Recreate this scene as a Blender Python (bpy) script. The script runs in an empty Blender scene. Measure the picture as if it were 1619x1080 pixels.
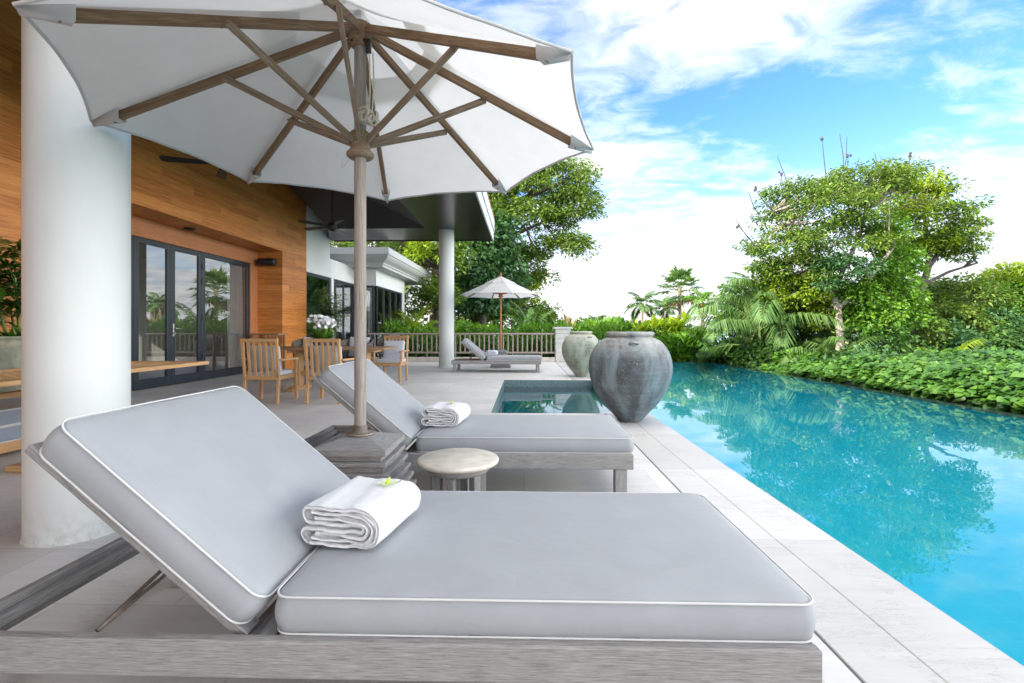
import bpy, math, random
import numpy as np
from mathutils import Vector, Matrix
R = math.radians
rng = np.random.default_rng(11)
random.seed(5)
sc = bpy.context.scene
C = sc.collection

# ------------------------------------------------------------------ camera
cam = bpy.data.cameras.new("camera")
cam.sensor_width = 36.0
cam.lens = 755.0 / 1619.0 * 36.0
cam.shift_y = -19.0 / 1619.0
cam.clip_start = 0.02
cam.clip_end = 20000
camo = bpy.data.objects.new("camera", cam)
camo.location = (0, 0, 1.06)
camo.rotation_euler = (R(90), 0, math.atan(19.5 / 755.0))
C.objects.link(camo)
sc.camera = camo

# ------------------------------------------------------------------ sun, sky, exposure
SUN_AZ = Vector((-0.80, -0.52, 0)).normalized()      # horizontal direction towards the sun
SUN_EL = R(27)
sd = Vector((SUN_AZ.x * math.cos(SUN_EL), SUN_AZ.y * math.cos(SUN_EL), math.sin(SUN_EL)))
sun = bpy.data.lights.new("sun", 'SUN')
sun.energy = 4.6
sun.angle = R(0.5)
sun.color = (1.0, 0.90, 0.74)
suno = bpy.data.objects.new("sun", sun)
suno.rotation_euler = sd.to_track_quat('Z', 'Y').to_euler()
suno.location = (-20, -12, 20)
C.objects.link(suno)

w = bpy.data.worlds.new("World")
sc.world = w
w.use_nodes = True
nt = w.node_tree
nt.nodes.clear()


def nd(nt, typ, ins=None, **attrs):
    n = nt.nodes.new(typ)
    for k, v in attrs.items():
        setattr(n, k, v)
    for k, v in (ins or {}).items():
        if hasattr(v, 'bl_rna') and v.bl_rna.identifier.startswith('NodeSocket') or isinstance(v, bpy.types.NodeSocket):
            nt.links.new(v, n.inputs[k])
        else:
            n.inputs[k].default_value = v
    return n


def mth(nt, op, a, b=None, c=None, clamp=False):
    n = nt.nodes.new('ShaderNodeMath')
    n.operation = op
    n.use_clamp = clamp
    for i, v in enumerate((a, b, c)):
        if v is None:
            continue
        if isinstance(v, bpy.types.NodeSocket):
            nt.links.new(v, n.inputs[i])
        else:
            n.inputs[i].default_value = v
    return n.outputs[0]


def ramp(nt, fac, stops, interp='LINEAR'):
    n = nt.nodes.new('ShaderNodeValToRGB')
    n.color_ramp.interpolation = interp
    el = n.color_ramp.elements
    while len(el) < len(stops):
        el.new(0.5)
    for e, (p, c) in zip(el, stops):
        e.position = p
        if not hasattr(c, '__len__'):
            c = (c, c, c)
        e.color = (*c[:3], 1)
    nt.links.new(fac, n.inputs[0])
    return n.outputs[0]


def mixc(nt, fac, a, b, blend='MIX'):
    n = nt.nodes.new('ShaderNodeMix')
    n.data_type = 'RGBA'
    n.blend_type = blend
    for i, v in ((0, fac), (6, a), (7, b)):
        if isinstance(v, bpy.types.NodeSocket):
            nt.links.new(v, n.inputs[i])
        else:
            n.inputs[i].default_value = v if i == 0 else (*v[:3], 1)
    return n.outputs[2]


sky = nd(nt, 'ShaderNodeTexSky', sky_type='NISHITA', sun_disc=False)
sky.sun_elevation = SUN_EL
sky.sun_rotation = math.atan2(sd.x, sd.y)
sky.air_density = 1.0
sky.dust_density = 0.6
sky.ozone_density = 2.5
tc = nd(nt, 'ShaderNodeTexCoord')
sx = nd(nt, 'ShaderNodeSeparateXYZ', {0: tc.outputs['Generated']})
dx, dy, dz = sx.outputs
zc = mth(nt, 'MAXIMUM', dz, 0.015)
px = mth(nt, 'DIVIDE', dx, mth(nt, 'ADD', zc, 0.16))
py = mth(nt, 'DIVIDE', dy, mth(nt, 'ADD', zc, 0.16))
pv = nd(nt, 'ShaderNodeCombineXYZ', {0: px, 1: py, 2: 0.0}).outputs[0]
mp = nd(nt, 'ShaderNodeMapping', {0: pv, 1: (0.35, 2.2, 0), 2: (0, 0, R(38)), 3: (0.75, 1.15, 1.0)})
n1 = nd(nt, 'ShaderNodeTexNoise', {'Vector': mp.outputs[0], 'Scale': 2.0, 'Detail': 9.0, 'Roughness': 0.56, 'Distortion': 0.35})
n2 = nd(nt, 'ShaderNodeTexNoise', {'Vector': mp.outputs[0], 'Scale': 7.5, 'Detail': 8.0, 'Roughness': 0.62, 'Distortion': 0.6})
# a broad diagonal cloud bank across the upper middle of the sky (sky-plane coordinates)
bl = mth(nt, 'ADD', mth(nt, 'MULTIPLY', mth(nt, 'SUBTRACT', px, 0.20), 0.50), mth(nt, 'MULTIPLY', mth(nt, 'SUBTRACT', py, 1.30), 0.87))
band = mth(nt, 'EXPONENT', mth(nt, 'MULTIPLY', mth(nt, 'POWER', mth(nt, 'DIVIDE', mth(nt, 'SUBTRACT', bl, 0.03), 0.26), 2.0), -1.0))
pq = mth(nt, 'ADD', mth(nt, 'POWER', mth(nt, 'DIVIDE', mth(nt, 'SUBTRACT', px, 0.34), 0.30), 2.0), mth(nt, 'POWER', mth(nt, 'DIVIDE', mth(nt, 'SUBTRACT', py, 1.90), 0.20), 2.0))
band = mth(nt, 'MAXIMUM', band, mth(nt, 'EXPONENT', mth(nt, 'MULTIPLY', pq, -1.0)))
leftw = mth(nt, 'MULTIPLY_ADD', px, -0.55, 0.75, clamp=True)
low = mth(nt, 'MULTIPLY_ADD', zc, -4.2, 1.45, clamp=True)
cov = mth(nt, 'MULTIPLY_ADD', band, 0.17, mth(nt, 'MULTIPLY', leftw, 0.03))
cov = mth(nt, 'MULTIPLY_ADD', low, 0.26, cov)
# bright overcast added in the unseen sky behind and right, lighting house and deck
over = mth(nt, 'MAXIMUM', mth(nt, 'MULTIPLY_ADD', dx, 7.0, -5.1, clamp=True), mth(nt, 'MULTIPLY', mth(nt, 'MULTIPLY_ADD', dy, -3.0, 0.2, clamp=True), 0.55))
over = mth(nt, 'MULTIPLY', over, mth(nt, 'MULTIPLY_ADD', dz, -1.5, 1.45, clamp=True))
zen = mth(nt, 'MULTIPLY_ADD', dz, 6.0, -4.1, clamp=True)  # white zenith cloud, out of view, added to brighten pool and deck
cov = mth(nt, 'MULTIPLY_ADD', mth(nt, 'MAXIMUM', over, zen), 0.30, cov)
dens = mth(nt, 'MULTIPLY_ADD', n2.outputs[0], 0.30, mth(nt, 'MULTIPLY', n1.outputs[0], 0.80))
dens = mth(nt, 'ADD', dens, cov)
clear = mth(nt, 'MULTIPLY', mth(nt, 'MULTIPLY_ADD', px, 2.6, -1.6, clamp=True), mth(nt, 'MULTIPLY_ADD', zc, 3.5, -0.80, clamp=True))
clear = mth(nt, 'MULTIPLY', clear, mth(nt, 'SUBTRACT', 1.0, mth(nt, 'MAXIMUM', over, zen)))
dens = mth(nt, 'MULTIPLY_ADD', clear, -0.16, dens)
cl = ramp(nt, dens, [(0.53, 0.0), (0.68, 0.38), (0.90, 0.95)], 'EASE')
haze = mth(nt, 'MULTIPLY_ADD', zc, -2.6, 1.06, clamp=True)
haze = mth(nt, 'MULTIPLY', haze, haze)
shade = ramp(nt, n2.outputs[0], [(0.32, (3.5, 3.62, 3.85)), (0.56, (6.2, 6.1, 6.0))])
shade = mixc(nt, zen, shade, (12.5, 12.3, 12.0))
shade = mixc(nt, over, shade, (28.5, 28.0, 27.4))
SKY = mixc(nt, 1.0, sky.outputs[0], (0.60, 0.94, 1.22), 'MULTIPLY')
c1 = mixc(nt, haze, SKY, (4.3, 4.3, 4.3))
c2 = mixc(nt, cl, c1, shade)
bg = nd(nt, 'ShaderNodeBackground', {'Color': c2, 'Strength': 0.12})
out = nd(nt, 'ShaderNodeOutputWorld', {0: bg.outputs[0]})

sc.view_settings.view_transform = 'Standard'
sc.view_settings.look = 'None'
sc.view_settings.exposure = 1.30
sc.view_settings.gamma = 1.0
sc.render.engine = 'CYCLES'
sc.cycles.use_denoising = True
sc.cycles.max_bounces = 10
sc.cycles.transparent_max_bounces = 24
sc.cycles.caustics_reflective = False
sc.cycles.caustics_refractive = False
sc.cycles.sample_clamp_indirect = 6.0

# ------------------------------------------------------------------ materials
MATS = {}


def new_mat(name):
    m = bpy.data.materials.new(name)
    m.use_nodes = True
    t = m.node_tree
    b = t.nodes['Principled BSDF']
    MATS[name] = m
    return m, t, b


def coords(t, kind='Object'):
    if kind == 'gc':
        return nd(t, 'ShaderNodeAttribute', attribute_name='gc').outputs['Vector']
    return nd(t, 'ShaderNodeTexCoord').outputs[kind]


def mapped(t, v, scale, loc=(0, 0, 0), rot=(0, 0, 0)):
    return nd(t, 'ShaderNodeMapping', {0: v, 1: loc, 2: rot, 3: scale}).outputs[0]


def noise(t, v, scale, detail=5, rough=0.55, dist=0.0):
    return nd(t, 'ShaderNodeTexNoise', {'Vector': v, 'Scale': scale, 'Detail': detail, 'Roughness': rough, 'Distortion': dist}).outputs[0]


def bump(t, b, h, strength=0.3, dist=0.01):
    n = nd(t, 'ShaderNodeBump', {'Strength': strength, 'Distance': dist, 'Height': h})
    t.links.new(n.outputs[0], b.inputs['Normal'])


def plain(name, col, rough=0.5, metal=0.0, var=0.12, vs=6.0, bmp=0.0, bs=60.0):
    m, t, b = new_mat(name)
    v = coords(t)
    f = noise(t, v, vs, 6)
    lo = tuple(c * (1 - var) for c in col)
    hi = tuple(min(1, c * (1 + var)) for c in col)
    t.links.new(ramp(t, f, [(0.3, lo), (0.7, hi)]), b.inputs['Base Color'])
    b.inputs['Roughness'].default_value = rough
    b.inputs['Metallic'].default_value = metal
    if bmp:
        bump(t, b, noise(t, v, bs, 4), bmp, 0.004)
    return m


def wood(name, dark, mid, light, rough=0.75, gs=1.0, bmp=0.35):
    m, t, b = new_mat(name)
    v = coords(t, 'gc')
    g1 = noise(t, mapped(t, v, (2.2 * gs, 55 * gs, 55 * gs)), 1.6, 8, 0.68, 0.25)
    g2 = noise(t, mapped(t, v, (9 * gs, 260 * gs, 260 * gs)), 1.0, 4, 0.6)
    g3 = noise(t, v, 3.0, 4)
    f = mth(t, 'MULTIPLY_ADD', g2, 0.35, mth(t, 'MULTIPLY', g1, 0.65))
    c = ramp(t, f, [(0.33, dark), (0.5, mid), (0.67, light)])
    c = mixc(t, mth(t, 'MULTIPLY', g3, 0.45), c, tuple(x * 0.66 for x in mid))
    t.links.new(c, b.inputs['Base Color'])
    b.inputs['Roughness'].default_value = rough
    b.inputs['Specular IOR Level'].default_value = 0.25
    bump(t, b, f, bmp, 0.006)
    return m


wood('grey_teak', (0.11, 0.102, 0.095), (0.29, 0.28, 0.268), (0.47, 0.46, 0.445), 0.75, 3.6, 0.7)
wood('rib_teak', (0.075, 0.044, 0.024), (0.23, 0.142, 0.08), (0.38, 0.275, 0.185), 0.75, 1.5)
wood('pole_teak', (0.14, 0.12, 0.10), (0.30, 0.26, 0.225), (0.46, 0.42, 0.385), 0.75, 1.5)
wood('strut_teak', (0.09, 0.06, 0.037), (0.26, 0.185, 0.12), (0.46, 0.39, 0.32), 0.75, 1.5)
wood('golden_teak', (0.30, 0.165, 0.07), (0.52, 0.31, 0.145), (0.66, 0.43, 0.23), 0.5, 0.8, 0.15)
wood('orange_teak', (0.30, 0.11, 0.045), (0.48, 0.20, 0.085), (0.58, 0.29, 0.14), 0.5)
wood('bleached_wood', (0.20, 0.165, 0.14), (0.36, 0.30, 0.26), (0.50, 0.44, 0.39))
wood('table_teak', (0.17, 0.09, 0.045), (0.33, 0.19, 0.10), (0.46, 0.29, 0.16), 0.5, 0.8, 0.15)


def cladding():
    m, t, b = new_mat('wood_cladding')
    v = coords(t)
    s = nd(t, 'ShaderNodeSeparateXYZ', {0: v})
    zz = mth(t, 'DIVIDE', s.outputs[2], 0.145)
    row = mth(t, 'FLOOR', zz)
    fr = mth(t, 'FRACT', zz)
    yy = mth(t, 'DIVIDE', mth(t, 'ADD', mth(t, 'MULTIPLY', row, 0.77), mth(t, 'ADD', s.outputs[1], s.outputs[0])), 2.1)
    pl = mth(t, 'FLOOR', yy)
    wn = nd(t, 'ShaderNodeTexWhiteNoise', {0: nd(t, 'ShaderNodeCombineXYZ', {0: row, 1: pl}).outputs[0]}, noise_dimensions='3D')
    off = nd(t, 'ShaderNodeVectorMath', {0: wn.outputs['Color'], 1: (7, 9, 0)}, operation='MULTIPLY').outputs[0]
    vv = nd(t, 'ShaderNodeVectorMath', {0: v, 1: off}, operation='ADD').outputs[0]
    g = noise(t, mapped(t, vv, (1.2, 1.2, 34)), 1.5, 8, 0.66, 0.2)
    g2 = noise(t, mapped(t, vv, (5, 5, 190)), 1.0, 4, 0.6)
    f = mth(t, 'MULTIPLY_ADD', g2, 0.25, mth(t, 'MULTIPLY', g, 0.75))
    f = mth(t, 'MULTIPLY_ADD', mth(t, 'SUBTRACT', wn.outputs['Value'], 0.5), 0.17, f)
    c = ramp(t, f, [(0.28, (0.27, 0.085, 0.018)), (0.48, (0.54, 0.195, 0.042)), (0.7, (0.72, 0.32, 0.09))])
    seam = ramp(t, fr, [(0.0, 0.35), (0.018, 0.8), (0.035, 1.0)])
    c = mixc(t, 1.0, c, seam, 'MULTIPLY')
    t.links.new(c, b.inputs['Base Color'])
    b.inputs['Roughness'].default_value = 0.36
    b.inputs['Specular IOR Level'].default_value = 0.4
    bump(t, b, mth(t, 'ADD', seam, mth(t, 'MULTIPLY', f, 0.2)), 0.25, 0.004)


cladding()


def dark_planks(name, axis):
    m, t, b = new_mat(name)
    v = coords(t)
    s = nd(t, 'ShaderNodeSeparateXYZ', {0: v})
    q = mth(t, 'DIVIDE', s.outputs[axis], 0.105)
    fr = mth(t, 'FRACT', q)
    row = mth(t, 'FLOOR', q)
    wn = nd(t, 'ShaderNodeTexWhiteNoise', {1: row}, noise_dimensions='1D')
    c = ramp(t, wn.outputs['Value'], [(0, (0.016, 0.014, 0.012)), (1, (0.034, 0.028, 0.024))])
    seam = ramp(t, fr, [(0.0, 0.0), (0.05, 0.9), (0.09, 1.0), (0.93, 1.0), (1.0, 0.0)])
    c = mixc(t, 1.0, c, mixc(t, seam, (0.15, 0.15, 0.15), (1, 1, 1)), 'MULTIPLY')
    t.links.new(c, b.inputs['Base Color'])
    b.inputs['Roughness'].default_value = 0.2
    bump(t, b, seam, 0.35, 0.006)


dark_planks('soffit_planks', 1)
dark_planks('soffit_planks_across', 0)
m, t, b = new_mat('vault_black')
b.inputs['Base Color'].default_value = (0.012, 0.012, 0.014, 1)
b.inputs['Roughness'].default_value = 0.55
bump(t, b, noise(t, mapped(t, coords(t), (40, 2, 2)), 2, 3), 0.2, 0.004)


def deck_mat(name, bw, rh, tone, offset=0.5):
    m, t, b = new_mat(name)
    v = coords(t)
    br = nd(t, 'ShaderNodeTexBrick', {'Vector': v, 'Color1': (0.40, 0.40, 0.40, 1), 'Color2': (0.60, 0.60, 0.60, 1), 'Mortar': (0.25, 0.25, 0.25, 1),
                                      'Scale': 1.0, 'Mortar Size': 0.0022, 'Mortar Smooth': 0.3, 'Bias': 0.0, 'Brick Width': bw, 'Row Height': rh})
    br.offset = offset
    st = noise(t, mapped(t, v, (3, 26, 3)), 1.0, 7, 0.62, 0.3)
    bl = noise(t, v, 0.9, 4)
    fine = noise(t, v, 90, 3)
    f = mth(t, 'MULTIPLY_ADD', st, 0.5, mth(t, 'MULTIPLY', bl, 0.5))
    c = ramp(t, f, [(0.3, tuple(x * 0.84 for x in tone)), (0.55, tone), (0.75, tuple(min(1, x * 1.10) for x in tone))])
    tile = ramp(t, br.outputs['Color'], [(0.40, 0.89), (0.60, 1.04)])
    c = mixc(t, 1.0, c, tile, 'MULTIPLY')
    # hairline travertine veins
    vn = noise(t, mapped(t, v, (2.2, 16, 2)), 2.2, 6, 0.7, 0.8)
    msk = noise(t, v, 2.6, 2)
    vein = mth(t, 'LESS_THAN', mth(t, 'ABSOLUTE', mth(t, 'SUBTRACT', vn, 0.5)), 0.0065)
    vein = mth(t, 'MULTIPLY', vein, mth(t, 'GREATER_THAN', msk, 0.54))
    c = mixc(t, mth(t, 'MULTIPLY', vein, 0.55), c, (0.22, 0.2, 0.18))
    # dull old drips and scuffs
    ds = ramp(t, noise(t, v, 2.1, 6, 0.7), [(0.56, 0.0), (0.72, 0.30)])
    c = mixc(t, ds, c, tuple(x * 0.62 for x in tone))
    c = mixc(t, br.outputs['Fac'], c, tuple(x * 0.62 for x in tone))
    t.links.new(c, b.inputs['Base Color'])
    rr = ramp(t, st, [(0.3, 0.42), (0.7, 0.62)])
    t.links.new(rr, b.inputs['Roughness'])
    b.inputs['Specular IOR Level'].default_value = 0.35
    h = mth(t, 'SUBTRACT', mth(t, 'MULTIPLY', fine, 0.12), mth(t, 'ADD', br.outputs['Fac'], mth(t, 'MULTIPLY', vein, 0.5)))
    bump(t, b, h, 0.3, 0.003)


deck_mat('deck_stone', 0.9, 0.45, (0.66, 0.645, 0.61))
deck_mat('coping_stone', 4.0, 1.22, (0.57, 0.555, 0.525), 0.0)
plain('pale_stone', (0.55, 0.5, 0.45), 0.7, 0, 0.15, 5, 0.3, 80)
plain('pillar_stone', (0.55, 0.53, 0.49), 0.75, 0, 0.12, 5, 0.3, 60)
plain('stone_top', (0.60, 0.55, 0.46), 0.5, 0, 0.16, 14, 0.25, 120)
m, t, b = new_mat('white_paint')
v = coords(t)
c = ramp(t, noise(t, mapped(t, v, (1.2, 1.2, .5)), 1.6, 6, 0.6), [(0.3, (0.56, 0.595, 0.585)), (0.7, (0.64, 0.665, 0.65))])
spl = nd(t, 'ShaderNodeSeparateXYZ', {0: v}).outputs[2]
dirt = mth(t, 'MULTIPLY', ramp(t, spl, [(0.0, 0.85), (0.06, 0.35), (0.22, 0.0)]), ramp(t, noise(t, v, 16, 6, 0.7), [(0.42, 0.0), (0.66, 0.8)]))
c = mixc(t, dirt, c, (0.27, 0.25, 0.22))
c = mixc(t, ramp(t, noise(t, mapped(t, v, (9, 9, 2.5)), 3.0, 6, 0.72), [(0.64, 0.0), (0.74, 0.16)]), c, (0.38, 0.39, 0.37))
t.links.new(c, b.inputs['Base Color'])
b.inputs['Roughness'].default_value = 0.5
b.inputs['Specular IOR Level'].default_value = 0.3
bump(t, b, mth(t, 'ADD', noise(t, v, 9, 3), mth(t, 'MULTIPLY', noise(t, v, 160, 2), .25)), 0.10, 0.008)
plain('white_wall', (0.74, 0.76, 0.75), 0.7, 0, 0.03, 2, 0.1, 60)
plain('grey_trim', (0.55, 0.56, 0.56), 0.55, 0, 0.04, 2)
plain('fascia_paint', (0.68, 0.68, 0.69), 0.5, 0, 0.08, 3)
plain('dark_frame', (0.018, 0.026, 0.036), 0.35, 0, 0.1, 4)
plain('black_metal', (0.012, 0.013, 0.014), 0.4, 0, 0.1, 4)
plain('steel', (0.5, 0.5, 0.48), 0.35, 1.0, 0.1, 20)
plain('rusty_steel', (0.30, 0.25, 0.21), 0.5, 0.8, 0.3, 30)
plain('roof_tile', (0.36, 0.13, 0.07), 0.8, 0, 0.25, 9)
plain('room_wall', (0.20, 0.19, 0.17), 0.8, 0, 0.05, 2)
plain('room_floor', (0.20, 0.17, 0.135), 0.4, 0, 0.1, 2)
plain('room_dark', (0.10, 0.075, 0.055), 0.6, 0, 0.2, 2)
plain('rope', (0.60, 0.54, 0.44), 0.9, 0, 0.2, 90, 0.6, 300)
plain('soil', (0.045, 0.05, 0.03), 0.95, 0, 0.4, 3, 0.5, 20)
plain('sea', (0.28, 0.42, 0.55), 0.35, 0, 0.05, 0.01)
plain('bark', (0.10, 0.085, 0.07), 0.9, 0, 0.4, 7, 0.8, 26)
plain('pale_bark', (0.32, 0.29, 0.25), 0.9, 0, 0.4, 9, 0.8, 30)
plain('palm_bark', (0.27, 0.21, 0.15), 0.9, 0, 0.3, 12, 0.6, 30)
plain('twig', (0.07, 0.062, 0.06), 0.9, 0, 0.3, 10)
plain('stem_green', (0.16, 0.22, 0.06), 0.6, 0, 0.2, 10)
plain('pot_dark', (0.05, 0.055, 0.05), 0.45, 0, 0.3, 10, 0.2, 60)
plain('fruit_orange', (0.70, 0.24, 0.04), 0.6, 0, 0.2, 10)
plain('petal_white', (0.70, 0.70, 0.71), 0.6, 0, 0.03, 20)
plain('petal_green', (0.62, 0.75, 0.40), 0.6, 0, 0.2, 60)
plain('petal_lime', (0.55, 0.68, 0.04), 0.6, 0, 0.15, 60)
plain('weir_stone', (0.17, 0.15, 0.11), 0.5, 0, 0.25, 6, 0.4, 40)
plain('void_black', (0.01, 0.01, 0.01), 0.9)


def fabric(name, col, var=0.06, weave=0.12, transl=0.0, crease=0.0):
    m, t, b = new_mat(name)
    v = coords(t)
    f = noise(t, v, 5, 6, 0.6)
    lo = tuple(c * (1 - var) for c in col)
    hi = tuple(min(1, c * (1 + var)) for c in col)
    c = ramp(t, f, [(0.3, lo), (0.7, hi)])
    # a few faint weather spots
    sp = ramp(t, noise(t, v, 34, 3, 0.7), [(0.70, 0.0), (0.78, 0.14)])
    c = mixc(t, sp, c, tuple(x * 0.6 for x in col))
    t.links.new(c, b.inputs['Base Color'])
    b.inputs['Roughness'].default_value = 0.85
    b.inputs['Specular IOR Level'].default_value = 0.2
    b.inputs['Sheen Weight'].default_value = 0.15
    cr = noise(t, mapped(t, v, (1, 2.1, 1), (0, 0, 0), (0, 0, R(24))), 3.2, 5, 0.55, 1.2)
    cr = mth(t, 'MULTIPLY', mth(t, 'ABSOLUTE', mth(t, 'SUBTRACT', cr, 0.5)), 2.0)
    h = mth(t, 'MULTIPLY_ADD', cr, crease, mth(t, 'MULTIPLY', noise(t, v, 700, 2), weave))
    bump(t, b, h, 0.5, 0.008)
    if transl:
        o = t.nodes['Material Output']
        tr = nd(t, 'ShaderNodeBsdfTranslucent', {'Color': c})
        mx = nd(t, 'ShaderNodeMixShader', {0: transl, 1: b.outputs[0], 2: tr.outputs[0]})
        t.links.new(mx.outputs[0], o.inputs[0])
    return m


fabric('mattress_fabric', (0.305, 0.318, 0.330), 0.05, 0.06, 0, 0.55)
fabric('piping_white', (0.56, 0.56, 0.55), 0.04, 0.05)
fabric('canopy_fabric', (0.80, 0.79, 0.76), 0.03, 0.06, 0.45, 0.8)
fabric('pocket_fabric', (0.62, 0.61, 0.59), 0.08, 0.06, 0.2, 1.0)
fabric('chair_cushion', (0.46, 0.48, 0.53), 0.05, 0.05, 0, 0.6)
fabric('pillow_fabric', (0.50, 0.53, 0.58), 0.05, 0.05, 0, 1.0)
fabric('sofa_fabric', (0.24, 0.28, 0.34), 0.06, 0.05, 0, 0.6)
fabric('curtain_fabric', (0.84, 0.90, 0.92), 0.05, 0.02, 0.4)
fabric('beige_curtain', (0.50, 0.42, 0.32), 0.05, 0.02, 0.2)
fabric('blue_towel', (0.66, 0.70, 0.80), 0.10, 0.3, 0, 1.0)

m, t, b = new_mat('towel_terry')
v = coords(t)
b.inputs['Base Color'].default_value = (0.68, 0.68, 0.68, 1)
b.inputs['Roughness'].default_value = 0.95
b.inputs['Sheen Weight'].default_value = 0.4
b.inputs['Specular IOR Level'].default_value = 0.1
h = mth(t, 'MULTIPLY_ADD', noise(t, v, 520, 2), 0.55, mth(t, 'MULTIPLY', noise(t, v, 60, 4), 0.6))
bump(t, b, h, 0.7, 0.004)

m, t, b = new_mat('wicker')
v = coords(t, 'gc')
w1 = nd(t, 'ShaderNodeTexWave', {0: v, 'Scale': 26.0, 'Distortion': 0.6}, bands_direction='X').outputs[0]
w2 = nd(t, 'ShaderNodeTexWave', {0: v, 'Scale': 26.0, 'Distortion': 0.6}, bands_direction='Z').outputs[0]
f = mth(t, 'MULTIPLY', w1, w2)
t.links.new(ramp(t, f, [(0.05, (0.07, 0.062, 0.05)), (0.5, (0.23, 0.21, 0.175))]), b.inputs['Base Color'])
b.inputs['Roughness'].default_value = 0.7
bump(t, b, f, 0.6, 0.01)


def jar_mat(name, base, dark, pale, streak, pitted=1.0):
    m, t, b = new_mat(name)
    v = coords(t)
    big = noise(t, mapped(t, v, (1, 1, 0.75)), 2.3, 6, 0.6, 0.7)
    thr = noise(t, mapped(t, v, (1, 1, 22)), 1.6, 4, 0.6)
    c = ramp(t, mth(t, 'MULTIPLY_ADD', thr, 0.25, mth(t, 'MULTIPLY', big, 0.75)), [(0.32, dark), (0.50, base), (0.70, streak)])
    wash = ramp(t, noise(t, mapped(t, v, (2.6, 2.6, 0.9)), 1.7, 7, 0.66, 0.5), [(0.46, 0.0), (0.64, 0.85)])
    c = mixc(t, wash, c, streak)
    sz = nd(t, 'ShaderNodeSeparateXYZ', {0: v}).outputs[2]
    sh = mth(t, 'MULTIPLY', ramp(t, sz, [(0.72, 0.0), (0.92, 0.75)]), ramp(t, noise(t, v, 7, 5, 0.7), [(0.35, 0.1), (0.6, 1.0)]))
    c = mixc(t, sh, c, pale)
    spk = noise(t, v, 62, 3, 0.75)
    sp = mth(t, 'MULTIPLY', ramp(t, spk, [(0.58, 0.0), (0.65, 1.0)]), ramp(t, noise(t, v, 4.5, 4, 0.7), [(0.42, 0.06), (0.62, 0.9)]))
    c = mixc(t, mth(t, 'MULTIPLY', sp, 0.75 * pitted), c, pale)
    pit = ramp(t, noise(t, v, 85, 2, 0.7), [(0.27, 1.0), (0.36, 0.0)])
    c = mixc(t, mth(t, 'MULTIPLY', pit, 0.65 * pitted), c, tuple(x * 0.35 for x in dark))
    t.links.new(c, b.inputs['Base Color'])
    b.inputs['Roughness'].default_value = 0.62
    b.inputs['Specular IOR Level'].default_value = 0.4
    hh = mth(t, 'MULTIPLY_ADD', thr, 0.5, mth(t, 'MULTIPLY_ADD', spk, 0.35, mth(t, 'MULTIPLY', pit, -0.5)))
    bump(t, b, hh, 0.85, 0.010)


jar_mat('grey_jar', (0.082, 0.094, 0.10), (0.026, 0.027, 0.030), (0.42, 0.41, 0.37), (0.19, 0.25, 0.275))
jar_mat('green_jar', (0.26, 0.28, 0.215), (0.035, 0.048, 0.04), (0.47, 0.44, 0.35), (0.36, 0.40, 0.33), 0.35)
jar_mat('dark_pot', (0.15, 0.17, 0.13), (0.03, 0.04, 0.04), (0.36, 0.36, 0.27), (0.24, 0.26, 0.2), 0.9)

m, t, b = new_mat('mosaic_tile')
v = coords(t)
vx = nd(t, 'ShaderNodeSeparateXYZ', {0: v})
hx = mth(t, 'ADD', vx.outputs[0], vx.outputs[1])
vv = nd(t, 'ShaderNodeCombineXYZ', {0: hx, 1: vx.outputs[2]}).outputs[0]
br = nd(t, 'ShaderNodeTexBrick', {'Vector': vv, 'Color1': (0.05, 0.11, 0.12, 1), 'Color2': (0.10, 0.18, 0.19, 1), 'Mortar': (0.16, 0.19, 0.19, 1), 'Scale': 1.0, 'Mortar Size': 0.003, 'Brick Width': 0.03, 'Row Height': 0.03})
br.offset = 0.0
t.links.new(br.outputs[0], b.inputs['Base Color'])
b.inputs['Roughness'].default_value = 0.3

m, t, b = new_mat('pool_tile')
v = coords(t)
br = nd(t, 'ShaderNodeTexBrick', {'Vector': v, 'Color1': (0.024, 0.53, 0.63, 1), 'Color2': (0.028, 0.58, 0.68, 1), 'Mortar': (0.045, 0.61, 0.69, 1), 'Scale': 1.0, 'Mortar Size': 0.006, 'Brick Width': 0.2, 'Row Height': 0.2})
br.offset = 0.0
c = mixc(t, mth(t, 'MULTIPLY', noise(t, v, 0.8, 4, 0.6, 0.8), 0.8), br.outputs[0], (0.015, 0.45, 0.60))
t.links.new(c, b.inputs['Base Color'])
b.inputs['Roughness'].default_value = 0.4


def water_mat(name, tint, bs, ripple):
    m, t, b = new_mat(name)
    t.nodes.remove(b)
    v = coords(t)
    h = mth(t, 'MULTIPLY_ADD', noise(t, mapped(t, v, (1, 0.7, 1)), bs, 3, 0.5, 0.3), 0.8, mth(t, 'MULTIPLY', noise(t, v, bs * 4, 2), 0.12))
    bp = nd(t, 'ShaderNodeBump', {'Strength': ripple, 'Distance': 0.01, 'Height': h})
    fr = nd(t, 'ShaderNodeFresnel', {'IOR': 1.5, 'Normal': bp.outputs[0]})
    gl = nd(t, 'ShaderNodeBsdfGlossy', {'Color': (0.96, 0.98, 1, 1), 'Roughness': 0.0, 'Normal': bp.outputs[0]})
    tr = nd(t, 'ShaderNodeBsdfTransparent', {'Color': (*tint, 1)})
    mx = nd(t, 'ShaderNodeMixShader', {0: fr.outputs[0], 1: tr.outputs[0], 2: gl.outputs[0]})
    t.links.new(mx.outputs[0], t.nodes['Material Output'].inputs[0])


water_mat('pool_water', (0.62, 0.93, 0.97), 1.6, 0.16)
water_mat('plunge_water', (0.55, 0.80, 0.80), 1.2, 0.05)

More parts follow.
